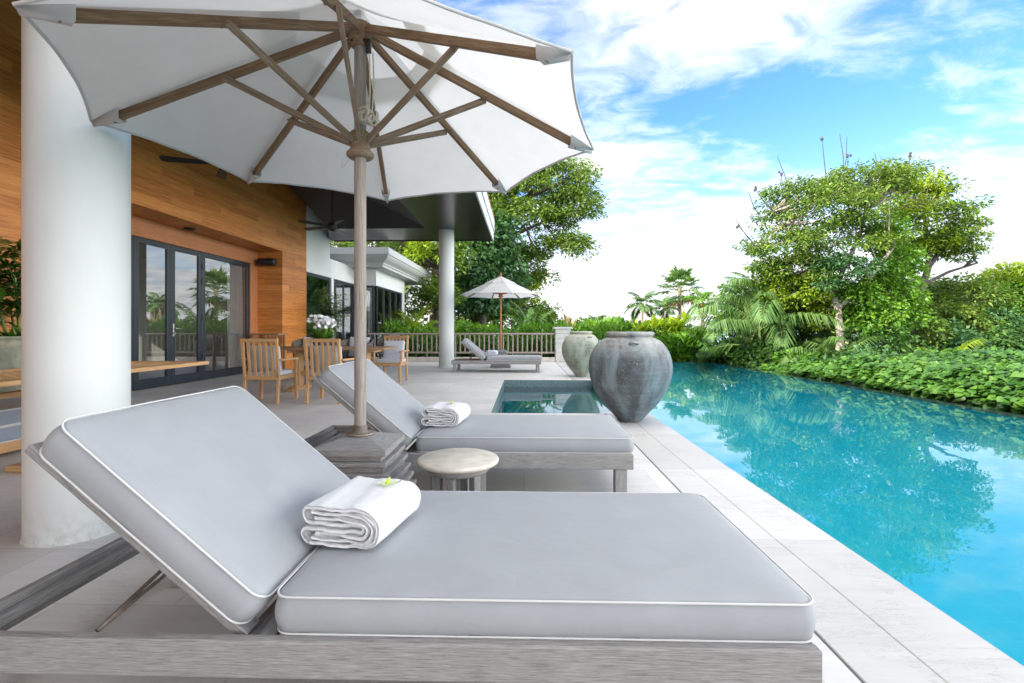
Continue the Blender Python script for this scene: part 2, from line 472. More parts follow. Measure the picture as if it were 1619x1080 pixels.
m, t, b = new_mat('window_glass')
t.nodes.remove(b)
fr = nd(t, 'ShaderNodeFresnel', {'IOR': 3.2})
gl = nd(t, 'ShaderNodeBsdfGlossy', {'Color': (0.95, 0.98, 1, 1), 'Roughness': 0.0})
tr = nd(t, 'ShaderNodeBsdfTransparent', {'Color': (0.90, 0.94, 0.95, 1)})
mx = nd(t, 'ShaderNodeMixShader', {0: fr.outputs[0], 1: tr.outputs[0], 2: gl.outputs[0]})
t.links.new(mx.outputs[0], t.nodes['Material Output'].inputs[0])


def leaf_mat(name, dark, mid, light, transl=0.3, rough=0.42):
    m, t, b = new_mat(name)
    rnd = nd(t, 'ShaderNodeNewGeometry').outputs['Random Per Island']
    cl = noise(t, coords(t), 0.9, 3, 0.6)
    f = mth(t, 'MULTIPLY_ADD', rnd, 0.55, mth(t, 'MULTIPLY', mth(t, 'SUBTRACT', cl, 0.28), 1.0))
    c = ramp(t, f, [(0.12, dark), (0.45, mid), (0.85, light)])
    t.links.new(c, b.inputs['Base Color'])
    b.inputs['Roughness'].default_value = rough
    b.inputs['Specular IOR Level'].default_value = 0.35
    tl = mixc(t, 1.0, c, (1.25, 1.25, 0.55), 'MULTIPLY')
    tr = nd(t, 'ShaderNodeBsdfTranslucent', {'Color': tl})
    mx = nd(t, 'ShaderNodeMixShader', {0: transl, 1: b.outputs[0], 2: tr.outputs[0]})
    t.links.new(mx.outputs[0], t.nodes['Material Output'].inputs[0])


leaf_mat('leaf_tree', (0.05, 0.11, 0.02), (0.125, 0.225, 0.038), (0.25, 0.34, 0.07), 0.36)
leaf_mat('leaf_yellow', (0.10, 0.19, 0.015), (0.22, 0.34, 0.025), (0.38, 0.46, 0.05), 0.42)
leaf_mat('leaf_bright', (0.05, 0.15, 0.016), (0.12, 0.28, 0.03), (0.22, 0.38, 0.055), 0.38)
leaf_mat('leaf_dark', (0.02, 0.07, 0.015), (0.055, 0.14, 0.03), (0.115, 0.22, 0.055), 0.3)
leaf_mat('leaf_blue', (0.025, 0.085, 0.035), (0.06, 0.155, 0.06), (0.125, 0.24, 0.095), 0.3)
leaf_mat('leaf_ivy', (0.018, 0.065, 0.012), (0.05, 0.14, 0.022), (0.125, 0.26, 0.035), 0.25, 0.33)
leaf_mat('leaf_palm', (0.045, 0.115, 0.03), (0.10, 0.205, 0.055), (0.21, 0.32, 0.11), 0.34, 0.34)
leaf_mat('leaf_rhapis', (0.012, 0.06, 0.008), (0.035, 0.12, 0.012), (0.10, 0.24, 0.02), 0.3, 0.3)
leaf_mat('leaf_dry', (0.16, 0.13, 0.05), (0.24, 0.19, 0.075), (0.33, 0.26, 0.11), 0.3, 0.5)


# ------------------------------------------------------------------ mesh helpers
def tag(o, label=None, cat=None, group=None, kind=None):
    if label:
        o['label'] = label
    if cat:
        o['category'] = cat
    if group:
        o['group'] = group
    if kind:
        o['kind'] = kind
    return o


def thing(name, label, cat, loc=(0, 0, 0), rz=0.0, group=None):
    o = bpy.data.objects.new(name, None)
    o.empty_display_size = 0.1
    o.location = loc
    o.rotation_euler = (0, 0, rz)
    C.objects.link(o)
    return tag(o, label, cat, group)


def dup(root, loc=None, rz=None, label=None, group=None):
    r = root.copy()
    C.objects.link(r)
    if loc is not None:
        r.location = loc
    if rz is not None:
        r.rotation_euler = (0, 0, rz)
    if label:
        r['label'] = label
    if group:
        r['group'] = group
    for ch in list(root.children):
        c = ch.copy()
        C.objects.link(c)
        c.parent = r
        for g in list(ch.children):
            d = g.copy()
            C.objects.link(d)
            d.parent = c
    return r


class MB:
    """collects shapes into one mesh; every vertex also stores gc, its place along the grain of its piece"""

    def __init__(s):
        s.v, s.f, s.g, s.sm = [], [], [], []

    def add(s, verts, faces, gc=None, smooth=False, M=None):
        o = len(s.v)
        ro = Vector((random.uniform(-9, 9), random.uniform(-9, 9), random.uniform(-9, 9)))
        for i, p in enumerate(verts):
            q = Vector(p)
            s.g.append(tuple((Vector(gc[i]) if gc else q) + ro))
            s.v.append(tuple(M @ q) if M else tuple(q))
        for f in faces:
            s.f.append([o + i for i in f])
            s.sm.append(smooth)
        return s

    def cbox(s, size, M, bev=0.004):
        """chamfered box, centred, long axis taken as grain"""
        hx, hy, hz = (x / 2 for x in size)
        b = min(bev, hx * .45, hy * .45, hz * .45)
        verts, idx = [], {}
        for sx_ in (-1, 1):
            for sy_ in (-1, 1):
                for sz_ in (-1, 1):
                    for a in range(3):
                        p = [sx_ * (hx - b), sy_ * (hy - b), sz_ * (hz - b)]
                        p[a] = (sx_ * hx, sy_ * hy, sz_ * hz)[a]
                        idx[(sx_, sy_, sz_, a)] = len(verts)
                        verts.append(p)
        F = []

        def quad(ks, n):
            vs = [Vector(verts[idx[k]]) for k in ks]
            nn = (vs[1] - vs[0]).cross(vs[2] - vs[0])
            f = [idx[k] for k in ks]
            F.append(f if nn.dot(Vector(n)) > 0 else f[::-1])
        for sg in (-1, 1):
            quad([(sg, y, z, 0) for y, z in ((-1, -1), (1, -1), (1, 1), (-1, 1))], (sg, 0, 0))
            quad([(x, sg, z, 1) for x, z in ((-1, -1), (1, -1), (1, 1), (-1, 1))], (0, sg, 0))
            quad([(x, y, sg, 2) for x, y in ((-1, -1), (1, -1), (1, 1), (-1, 1))], (0, 0, sg))
        for a_ in (-1, 1):
            for b_ in (-1, 1):
                quad([(a_, b_, -1, 0), (a_, b_, -1, 1), (a_, b_, 1, 1), (a_, b_, 1, 0)], (a_, b_, 0))
                quad([(a_, -1, b_, 0), (a_, -1, b_, 2), (a_, 1, b_, 2), (a_, 1, b_, 0)], (a_, 0, b_))
                quad([(-1, a_, b_, 1), (-1, a_, b_, 2), (1, a_, b_, 2), (1, a_, b_, 1)], (0, a_, b_))
                for c_ in (-1, 1):
                    quad([(a_, b_, c_, 0), (a_, b_, c_, 1), (a_, b_, c_, 2)], (a_, b_, c_))
        ax = max(range(3), key=lambda i: size[i])
        od = [ax] + [i for i in range(3) if i != ax]
        gc = [(p[od[0]], p[od[1]], p[od[2]]) for p in verts]
        return s.add(verts, F, gc, False, M)

    def box(s, lo, hi, bev=0.004, M=None):
        c = [(a + b) / 2 for a, b in zip(lo, hi)]
        T = Matrix.Translation(c)
        return s.cbox([abs(b - a) for a, b in zip(lo, hi)], (M @ T) if M else T, bev)

    def beam(s, p, q, wd, ht, bev=0.003, up=(0, 0, 1)):
        p, q = Vector(p), Vector(q)
        x = (q - p).normalized()
        u = Vector(up)
        y = u.cross(x)
        if y.length < 1e-4:
            y = Vector((0, 1, 0)).cross(x)
        y.normalize()
        z = x.cross(y)
        M = Matrix(((x.x, y.x, z.x, 0), (x.y, y.y, z.y, 0), (x.z, y.z, z.z, 0), (0, 0, 0, 1)))
        M.translation = (p + q) / 2
        return s.cbox(((q - p).length, wd, ht), M, bev)

    def tube(s, path, rad, n=10, cap=True, M=None):
        P = [Vector(p) for p in path]
        k = len(P)
        rs = rad if hasattr(rad, '__len__') else [rad] * k
        verts, gc = [], []
        ref = Vector((0, 0, 1))
        d0 = (P[1] - P[0]).normalized()
        if abs(d0.z) > 0.9:
            ref = Vector((1, 0, 0))
        L = 0
        for i in range(k):
            d = (P[min(i + 1, k - 1)] - P[max(i - 1, 0)]).normalized()
            a = ref - d * ref.dot(d)
            a = a.normalized() if a.length > 1e-6 else d.orthogonal().normalized()
            ref = a
            b = d.cross(a)
            if i:
                L += (P[i] - P[i - 1]).length
            for j in range(n):
                t = 2 * math.pi * j / n
                verts.append(P[i] + (a * math.cos(t) + b * math.sin(t)) * rs[i])
                gc.append((L, math.cos(t) * rs[i], math.sin(t) * rs[i]))
        F = [[i * n + j, i * n + (j + 1) % n, (i + 1) * n + (j + 1) % n, (i + 1) * n + j] for i in range(k - 1) for j in range(n)]
        s.add(verts, F, gc, True, M)
        if cap:
            s.add(verts[:n], [list(range(n))[::-1]], gc[:n], False, M)
            s.add(verts[-n:], [list(range(n))], gc[-n:], False, M)
        return s

    def lathe(s, prof, n=32, M=None, smooth=True, wob=0.0):
        verts, gc = [], []
        L = 0
        ph = [random.uniform(0, 6.28) for _ in range(3)]
        for i, (r, z) in enumerate(prof):
            if i:
                L += math.hypot(r - prof[i - 1][0], z - prof[i - 1][1])
            for j in range(n):
                t = 2 * math.pi * j / n
                rr = r * (1 + wob * (math.sin(2 * t + ph[0]) + .6 * math.sin(3 * t + ph[1] + 3 * z) + .4 * math.sin(5 * t + ph[2] + 9 * z)))
                verts.append((rr * math.cos(t), rr * math.sin(t), z))
                gc.append((rr * math.cos(t), rr * math.sin(t), L))
        k = len(prof)
        F = [[i * n + j, i * n + (j + 1) % n, (i + 1) * n + (j + 1) % n, (i + 1) * n + j] for i in range(k - 1) for j in range(n)]
        s.add(verts, F, gc, smooth, M)
        return s

    def ball(s, c, r, n=10, sc_=(1, 1, 1)):
        prof = [(max(1e-4, r * math.sin(math.pi * i / n)), -r * math.cos(math.pi * i / n)) for i in range(n + 1)]
        return s.lathe(prof, n + 2, Matrix.Translation(c) @ Matrix.Diagonal((*sc_, 1)))

    def poly(s, pts, M=None):
        return s.add(pts, [list(range(len(pts)))], None, False, M)

    def slab(s, pts, d):
        """flat polygon pts given a thickness along vector d"""
        n = len(pts)
        a = [Vector(p) for p in pts]
        b = [p + Vector(d) for p in a]
        nn = (a[1] - a[0]).cross(a[2] - a[1])
        if nn.dot(Vector(d)) < 0:
            a, b = a[::-1], b[::-1]
        F = [list(range(n))[::-1], list(range(n, 2 * n))] + [[i, (i + 1) % n, n + (i + 1) % n, n + i] for i in range(n)]
        return s.add(a + b, F)

    def build(s, name, mat, parent=None, kind=None):
        me = bpy.data.meshes.new(name)
        me.from_pydata(s.v, [], s.f)
        me.polygons.foreach_set('use_smooth', s.sm)
        at = me.attributes.new('gc', 'FLOAT_VECTOR', 'POINT')
        at.data.foreach_set('vector', np.array(s.g, dtype=np.float32).ravel())
        me.materials.append(MATS[mat])
        me.update()
        o = bpy.data.objects.new(name, me)
        C.objects.link(o)
        if parent:
            o.parent = parent
        if kind:
            o['kind'] = kind
        return o


def np_mesh(name, V, nper, mat, parent=None, smooth=False):
    """mesh of separate n-gons with nper vertices each (V is (n*nper,3))"""
    V = np.ascontiguousarray(V, dtype=np.float32).reshape(-1, 3)
    nf = len(V) // nper
    me = bpy.data.meshes.new(name)
    me.vertices.add(len(V))
    me.vertices.foreach_set('co', V.ravel())
    me.loops.add(len(V))
    me.loops.foreach_set('vertex_index', np.arange(len(V), dtype=np.int32))
    me.polygons.add(nf)
    me.polygons.foreach_set('loop_start', np.arange(nf, dtype=np.int32) * nper)
    me.polygons.foreach_set('loop_total', np.full(nf, nper, dtype=np.int32))
    me.update(calc_edges=True)
    me.validate()
    me.materials.append(MATS[mat])
    o = bpy.data.objects.new(name, me)
    C.objects.link(o)
    if parent:
        o.parent = parent
    return o


def unit(a):
    return a / np.maximum(np.linalg.norm(a, axis=-1, keepdims=True), 1e-9)


def leaf_verts(P, D, N, L, W, droop=0.15, heart=False):
    """P base, D direction, N up-normal -> 4-vertex blade (or 7-vertex heart) per leaf"""
    D = unit(D)
    S = unit(np.cross(N, D))
    N = np.cross(D, S)
    L = np.broadcast_to(L, (len(P),))[:, None]
    W = np.broadcast_to(W, (len(P),))[:, None]
    g = np.array([0, 0, -1.0])
    if heart:
        tip = P + D * L + g * L * droop
        m = P + D * L * 0.08 + N * L * 0.03
        a = P - D * L * 0.12 + S * W * .26 + N * L * .04
        b = P + D * L * 0.16 + S * W * .53 + N * L * .08
        c = P + D * L * 0.58 + S * W * .40 + N * L * .03 + g * L * droop * .4
        a2 = P - D * L * 0.12 - S * W * .26 + N * L * .04
        b2 = P + D * L * 0.16 - S * W * .53 + N * L * .08
        c2 = P + D * L * 0.58 - S * W * .40 + N * L * .03 + g * L * droop * .4
        return np.stack([m, a, b, c, tip, c2, b2, a2], 1), 8
    tip = P + D * L + g * L * droop
    mid = P + D * L * 0.42
    l = mid + S * W * .5 + N * W * .12
    r = mid - S * W * .5 + N * W * .12
    return np.stack([P, l, tip, r], 1), 4


def rand_unit(n):
    return unit(rng.normal(size=(n, 3)))


def clump_leaves(centers, radii, per, size, up=0.7, flat=0.55, ratio=0.45, jitter=0.35, droop=0.25):
    """leaf sprays around clump centres"""
    V = []
    for (c, r) in zip(centers, radii):
        n = int(per)
        d = rand_unit(n)
        rr = r * rng.uniform(0.25, 1.0, n) ** 0.6
        P = np.array(c) + d * rr[:, None] * np.array([1, 1, flat])
        D = unit(d * np.array([1, 1, .35]) + rng.normal(size=(n, 3)) * jitter)
        N = unit(np.array([0, 0, up]) + d * (1 - up) + rng.normal(size=(n, 3)) * .35)
        L = size * rng.uniform(.65, 1.3, n)
        v, k = leaf_verts(P, D, N, L, L * ratio, droop)
        V.append(v)
    return np.concatenate(V).reshape(-1, 3)


def ell_points(c, rad, n, shell=0.55):
    d = rand_unit(n)
    d[:, 2] = np.where(d[:, 2] < -.5, -d[:, 2], d[:, 2])
    r = rng.uniform(shell, 1.0, n)
    return np.array(c) + d * r[:, None] * np.array(rad)


def tree(name, label, cat, base, trunk, clusters, size, mat, bark='bark', clump=0.42, per=55, ratio=0.45, up=0.7, flat=0.5, group=None, limb=0.03, crowns=None):
    """base = world foot; trunk = list of lists of local (x,y,z,r); clusters = (centre, radii, count) in local metres"""
    t = thing(name, label, cat, base, 0, group)
    tb = MB()
    nodes = []
    for br in trunk:
        tb.tube([p[:3] for p in br], [p[3] for p in br], 9)
        for i in range(len(br) - 1):
            for f in (0.0, .5):
                nodes.append([br[i][a] * (1 - f) + br[i + 1][a] * f for a in range(3)])
        nodes.append(br[-1][:3])
    nodes = np.array(nodes)
    hi = nodes[nodes[:, 2] > nodes[:, 2].max() * 0.35]
    sets = {}
    for cl_ in clusters:
        c, rad, n = cl_[:3]
        mt = cl_[3] if len(cl_) > 3 else mat
        pts = ell_points(c, rad, n)
        sets.setdefault(mt, []).append(pts)
        for p in pts[::2]:
            q = hi[np.argmin(((hi - p) ** 2).sum(1) + 0.6 * np.maximum(0, hi[:, 2] - p[2]) ** 2)]
            mid = q * .45 + p * .55 + np.array([0, 0, -.06 * np.linalg.norm(p - q)]) + rng.normal(size=3) * .06
            tb.tube([q, mid, p], [limb, limb * .6, limb * .25], 5, False)
    tb.build('trunk', bark, t)
    for i, (mt, pl) in enumerate(sets.items()):
        pts = np.concatenate(pl)
        V = clump_leaves(pts, clump * rng.uniform(.6, 1.25, len(pts)), per, size, up, flat, ratio)
        np_mesh('crown', V, 4, mt, t)
    return t


def frond(V, rach, base, az, el, length, leaflets=34, ll=0.45, lw=0.045, arch=0.9, droop=0.45, vdroop=0.5, twist=0.0):
    """a feather-leaf: appends blades to V, rachis to MB rach"""
    n = 14
    p = np.array(base, float)
    pts = [p.copy()]
    e = el
    dirs = []
    for i in range(n):
        d = np.array([math.cos(e) * math.cos(az), math.cos(e) * math.sin(az), math.sin(e)])
        dirs.append(d)
        p = p + d * length / n
        pts.append(p.copy())
        e -= arch / n * (0.5 + i / n)
    pts = np.array(pts)
    rach.tube(pts, [0.016 * (1 - .85 * i / n) * max(.5, length / 2) for i in range(n + 1)], 5, False)
    side = np.array([-math.sin(az + twist), math.cos(az + twist), 0])
    ts = np.linspace(0.16, 0.99, leaflets)
    idx = np.minimum((ts * n).astype(int), n - 1)
    fr_ = ts * n - idx
    B = pts[idx] * (1 - fr_[:, None]) + pts[idx + 1] * fr_[:, None]
    T = np.array(dirs)[idx]
    upv = unit(np.cross(T, side))
    upv *= np.sign(upv[:, 2:3] + 1e-6)
    prof = np.sin(np.pi * np.clip(ts * .9 + .12, 0, 1)) ** .6
    for sg in (-1, 1):
        D = side * sg * .85 + T * (.35 + .7 * ts[:, None]) + upv * .22 + rng.normal(size=(leaflets, 3)) * .07
        v, k = leaf_verts(B, D, upv, ll * prof * rng.uniform(.85, 1.1, leaflets), lw * rng.uniform(.8, 1.2, leaflets), vdroop)
        V.append(v)


def palm(name, label, cat, base, height, nf, flen, ll, mat='leaf_palm', trunk_r=0.09, lean=(0, 0), elr=(-.2, 1.2), arch=1.3, leaflets=34, lw=.05, group=None, vdroop=.5, fruit=False):
    t = thing(name, label, cat, base, rng.uniform(0, 6), group)
    tb = MB()
    k = 8
    path = [(lean[0] * (i / k) ** 1.6, lean[1] * (i / k) ** 1.6, height * i / k - .1) for i in range(k + 1)]
    tb.tube(path, [trunk_r * (1.25 - .45 * i / k) for i in range(k + 1)], 10)
    tb.build('trunk', 'palm_bark', t)
    V = []
    rb = MB()
    top = (lean[0], lean[1], height - .12)
    for i in range(nf):
        f = i / max(1, nf - 1)
        el = elr[1] * (1 - f) + elr[0] * f + rng.normal() * .12
        frond(V, rb, top, i * 2.399 + rng.normal() * .2, el, flen * rng.uniform(.85, 1.1), leaflets, ll, lw, arch, .4, vdroop)
    rb.build('frond_stems', 'stem_green', t)
    np_mesh('fronds', np.concatenate(V).reshape(-1, 3), 4, mat, t)
    if fruit:
        fb = MB()
        for i in range(26):
            d = rand_unit(1)[0]
            fb.ball((lean[0] + d[0] * .12, lean[1] + d[1] * .12, height - .4 + d[2] * .22), .05, 6)
        fb.build('fruit', 'fruit_orange', t)
    return t


def fan_leaf(V, base, az, el, size, segs=9, spread=1.5, w=.16, droop=.12):
    d = np.array([math.cos(el) * math.cos(az), math.cos(el) * math.sin(az), math.sin(el)])
    s = np.array([-math.sin(az), math.cos(az), 0])
    n = np.cross(d, s)
    n = n * np.sign(n[2] + 1e-6)
    a = np.linspace(-spread, spread, segs)
    D = np.cos(a)[:, None] * d + np.sin(a)[:, None] * s + rng.normal(size=(segs, 3)) * .05
    L = size * (.72 + .28 * np.cos(a * .8)) * rng.uniform(.85, 1.1, segs)
    v, k = leaf_verts(np.tile(np.array(base), (segs, 1)), D, np.tile(n, (segs, 1)), L, L * w, droop)
    V.append(v)


# ================================================================== SETTING: ground, deck, pools, sea
gb = MB()
GX = [-400, -60, -20, 6.4, 14, 30, 60, 400]
GY = [-400, -60, -10, 16.3, 24, 45, 90, 400]
gz = {}
vs, fs = [], []
for j, y in enumerate(GY):
    for i, x in enumerate(GX):
        r = max(0, max(x - 20, y - 40, -x - 30))
        z = -0.55 - 0.28 * min(r, 130)
        vs.append((x, y, z))
for j in range(len(GY) - 1):
    for i in range(len(GX) - 1):
        if GX[i] >= -20 and GX[i + 1] <= 6.4 and GY[j] >= -10 and GY[j + 1] <= 16.3:
            continue                                   # the terrace and pools stand here
        a = j * len(GX) + i
        fs.append([a, a + 1, a + 1 + len(GX), a + len(GX)])
gb.add(vs, fs)
gb.build('ground', 'soil', None, 'structure')
sb_ = MB().poly([(-9000, -9000, -34), (9000, -9000, -34), (9000, 15000, -34), (-9000, 15000, -34)])
sb_.build('sea', 'sea', None, 'structure')

PX0, PX1, PY0, PY1 = 1.575, 6.2, -6.0, 16.2          # big pool
QX0, QX1, QY0, QY1 = -0.427, 1.43, 6.06, 10.06        # plunge pool
SL = 1.02                                            # drain slot

d = MB()
for (x0, y0, x1, y1) in ((-20, -10, SL - .005, QY0), (-20, QY0, QX0, QY1), (-20, QY1, SL - .005, 16.0)):
    d.box((x0, y0, -0.5), (x1, y1, 0.0), 0.003)
d.build('deck', 'deck_stone', None, 'structure')
d = MB()
d.box((SL + .005, -10, -.5), (1.268, QY0, 0.0), 0.003)
d.box((SL + .005, QY1, -.5), (1.268, 16.0, 0.0), 0.003)
d.box((1.2695, -10, -.5), (PX0, QY0, 0.0), 0.004)
d.box((QX1, QY0 + .001, -.5), (PX0, QY1 - .001, 0.0), 0.004)
d.box((1.2695, QY1, -.5), (PX0, 16.3, 0.0), 0.004)
d.build('pool_coping', 'coping_stone', None, 'structure')
d = MB()
d.box((SL - .0047, -10, -.3), (SL + .0047, QY0 - .005, -.035), 0)
d.box((SL - .0047, QY1 + .005, -.3), (SL + .0047, 16.0, -.035), 0)
d.build('drain_channel', 'void_black', None, 'structure')

d = MB()
xs_ = [PX0] + [PX1 - 2.2 + 2.19 * math.sin(i * math.pi / 20) for i in range(11)]
zs_ = [-.85] + [-.05 - .80 * math.cos(i * math.pi / 20) for i in range(11)]
ys_ = [PY0] + [PY1 - 2.2 + 2.19 * math.sin(i * math.pi / 20) for i in range(11)]
vs = [(x_, y_, max(zs_[i], zs_[j])) for j, y_ in enumerate(ys_) for i, x_ in enumerate(xs_)]
fs = [[j * 12 + i, j * 12 + i + 1, (j + 1) * 12 + i + 1, (j + 1) * 12 + i] for j in range(11) for i in range(11)]
d.add(vs, fs, None, True)
d.poly([(PX0 + .001, PY0, -.03), (PX0 + .001, PY0, -.85), (PX0 + .001, PY1, -.85), (PX0 + .001, PY1, -.03)])
d.poly([(PX0, PY0, -.06), (PX1, PY0, -.06), (PX1, PY0, -.85), (PX0, PY0, -.85)])
d.build('pool_floor', 'pool_tile', None, 'structure')
d = MB()
d.box((PX1, PY0, -1.5), (PX1 + .22, PY1 + .22, -.042), .006)
d.box((PX0, PY1, -1.5), (PX1 - .001, PY1 + .22, -.042), .006)
d.build('pool_edge', 'weir_stone', None, 'structure')
MB().poly([(PX0 + .002, PY0, -.03), (PX1 + .20, PY0, -.03), (PX1 + .20, PY1 + .20, -.03), (PX0 + .002, PY1 + .20, -.03)]).build('pool_water', 'pool_water', None, 'structure')

e = .002
for nm, mt, z0, z1 in (('plunge_pool_band', 'mosaic_tile', -.26, -.004), ('plunge_pool_basin', 'pool_tile', -.8, -.26)):
    d = MB()
    d.poly([(QX0 + e, QY0, z0), (QX0 + e, QY1, z0), (QX0 + e, QY1, z1), (QX0 + e, QY0, z1)])
    d.poly([(QX1 - e, QY0, z0), (QX1 - e, QY0, z1), (QX1 - e, QY1, z1), (QX1 - e, QY1, z0)])
    d.poly([(QX0, QY1 - e, z0), (QX1, QY1 - e, z0), (QX1, QY1 - e, z1), (QX0, QY1 - e, z1)])
    d.poly([(QX0, QY0 + e, z0), (QX0, QY0 + e, z1), (QX1, QY0 + e, z1), (QX1, QY0 + e, z0)])
    if mt == 'pool_tile':
        d.poly([(QX0, QY0, z0), (QX1, QY0, z0), (QX1, QY1, z0), (QX0, QY1, z0)])
    d.build(nm, mt, None, 'structure')
MB().poly([(QX0 + .003, QY0 + .003, -.15), (QX1 - .003, QY0 + .003, -.15), (QX1 - .003, QY1 - .003, -.15), (QX0 + .003, QY1 - .003, -.15)]).build('plunge_pool_water', 'plunge_water', None, 'structure')

# ================================================================== HOUSE
house = thing('house', 'timber clad villa with white columns, deep dark soffit and glass doors beside the terrace', 'house', (0, 0, 0))
WX, DX = -6.0, -6.62
d = MB()
d.box((-6.2, -16, -.3), (WX, 5.95, 5.6), .004)
d.box((-6.2, 5.951, 3.0), (WX, 11.699, 5.6), .004)
d.box((-6.85, 11.7, -.3), (WX, 13.0, 5.6), .004)
d.box((-6.85, 5.0, -.3), (-6.201, 5.95, 3.3), .004)
d.box((-6.85, 5.951, 3.0), (-6.201, 11.699, 3.08), .003)
d.build('timber_wall', 'wood_cladding', house)
d = MB()
d.box((DX - .12, 5.951, 2.66), (DX, 11.699, 2.999), .004)
d.box((DX - .12, 11.38, 0), (DX, 11.699, 2.659), .004)
d.box((DX - .12, 5.951, 0), (DX, 6.28, 2.659), .004)
d.build('door_surround', 'orange_teak', house)
d = MB()
WA = [(13.0, 14.72), (14.9, 16.78)]
d.box((-6.2, 13.001, 2.66), (WX, 14.6, 5.4), .004)
d.box((-6.2, 14.601, 2.66), (WX, 16.8, 3.25), .004)
d.box((-6.2, 14.72, 0), (WX, 14.9, 2.659), .004)
d.box((-6.2, 16.801, 2.62), (-5.25, 17.0, 3.25), .004)
d.box((-5.45, 17.001, 2.62), (-5.25, 20.6, 3.25), .004)
d.box((-5.45, 20.44, 0), (-5.25, 20.6, 2.619), .004)
d.box((-12, 20.601, 0), (-5.25, 20.8, 3.25), .004)
d.box((-14.2, -16, -.3), (-14, 5.2, 5.4), .004)
d.box((-14.2, 12.9, -.3), (-14, 20.8, 5.4), .004)
d.box((-14.2, 5.201, 2.95), (-14, 12.899, 5.4), .004)  # opening made in the unseen back wall to admit sunlight
d.box((-14.2, 5.201, -.3), (-14, 12.899, .1), .004)
d.box((-14, -16.2, -.3), (-6.0, -16.0, 5.4), .004)
d.box((-14, 14.61, 3.8), (-6.0, 14.8, 5.4), .004)
d.build('white_wall', 'white_wall', house)
# cornice roof of the rear wing: moulded loops
d = MB()
prof = [(0, 3.82), (0, 3.60), (-.03, 3.585), (-.05, 3.53), (-.11, 3.45), (-.20, 3.38), (-.25, 3.34), (-.25, 3.30), (-.29, 3.285), (-.29, 3.20)]
lv = []
for o_, z in prof:
    lv += [(-12, 15.9 - o_, z), (-4.55 + o_, 15.9 - o_, z), (-4.55 + o_, 23.3 + o_, z), (-12, 23.3 + o_, z)]
fs = []
for i in range(len(prof) - 1):
    for j in range(3):
        a = i * 4 + j
        fs.append([a, a + 4, a + 5, a + 1])
fs += [[0, 1, 2, 3], [len(lv) - 1, len(lv) - 2, len(lv) - 3, len(lv) - 4]]
d.add(lv, fs)
d.build('cornice', 'grey_trim', house)


def sash(name, lo, hi, axis, rails, fr=.075, parent=house, dep=.06, handle=None, kick=.1, lock=False):
    """glazed leaf in the plane of constant `axis`; lo/hi are (across, z) corners; rails: extra mullions"""
    def P(a, z, o):
        return (o, a, z) if axis[0] == 'x' else (a, o, z)
    pos = axis[1]
    f = MB()
    def bx(a0, z0, a1, z1, o0=0, o1=None):
        o1 = dep if o1 is None else o1
        p, q = P(a0, z0, pos - o1), P(a1, z1, pos - o0)
        f.box([min(u, v) for u, v in zip(p, q)], [max(u, v) for u, v in zip(p, q)], .004)
    a0, z0 = lo
    a1, z1 = hi
    bx(a0, z0, a0 + fr, z1)
    bx(a1 - fr, z0, a1, z1)
    bx(a0 + fr, z1 - fr, a1 - fr, z1)
    bx(a0 + fr, z0, a1 - fr, z0 + kick)
    for m_ in rails:
        bx(m_ - .03, z0 + kick, m_ + .03, z1 - fr)
    o = f.build(name, 'dark_frame', parent)
    g = MB()
    ga, gz_ = a0 + fr * .6, z0 + kick * .6
    gb_, gz1 = a1 - fr * .6, z1 - fr * .6
    p = [P(ga, gz_, pos - dep / 2 + .004), P(gb_, gz_, pos - dep / 2 + .004), P(gb_, gz1, pos - dep / 2 + .004), P(ga, gz1, pos - dep / 2 + .004)]
    g.poly(p)
    g.build('glass', 'window_glass', o)
    if handle is not None:
        h = MB()
        h.box((pos, handle - .018, .93), (pos + .012, handle + .018, 1.17), .004)
        h.tube([(pos + .01, handle, 1.08), (pos + .055, handle, 1.08), (pos + .06, handle + .02, 1.08), (pos + .06, handle + .13, 1.075)], .011, 8)
        h.tube([(pos + .005, handle, .985), (pos + .03, handle, .985)], .02, 10)
        h.build('handle', 'steel', o)
    return o


for i, (a, b_) in enumerate(((6.29, 7.955), (7.965, 8.815), (8.825, 9.675), (9.685, 11.37))):
    sash('door', (a, 0.02), (b_, 2.655), ('x', DX - .02), [], .095, handle=(8.87 if i == 2 else None), kick=.17)
for z in (.5, 1.3, 2.05, 2.35):
    MB().tube([(DX - .012, 9.68, z - .06), (DX - .012, 9.68, z + .06)], .016, 8).build('hinge', 'black_metal', house)
for a, b_ in WA:
    sash('window', (a + .003, .02), (b_ - .003, 2.655), ('x', WX - .03), [(a + b_) / 2] if a > 14 else [], .09)
sash('window', (-5.995, .02), (-5.33, 2.615), ('y', 16.87), [], .07)
for k in range(4):
    sash('window', (17.003 + k * .86, .02), (17.003 + (k + 1) * .86 - .006, 2.615), ('x', -5.28), [], .07)

for k in range(4):  # rear windows out of view, added to let sun reach room and curtain
    sash('window', (5.21 + k * 1.92, .11), (5.21 + (k + 1) * 1.92 - .01, 2.94), ('x', -14.06), [], .07)
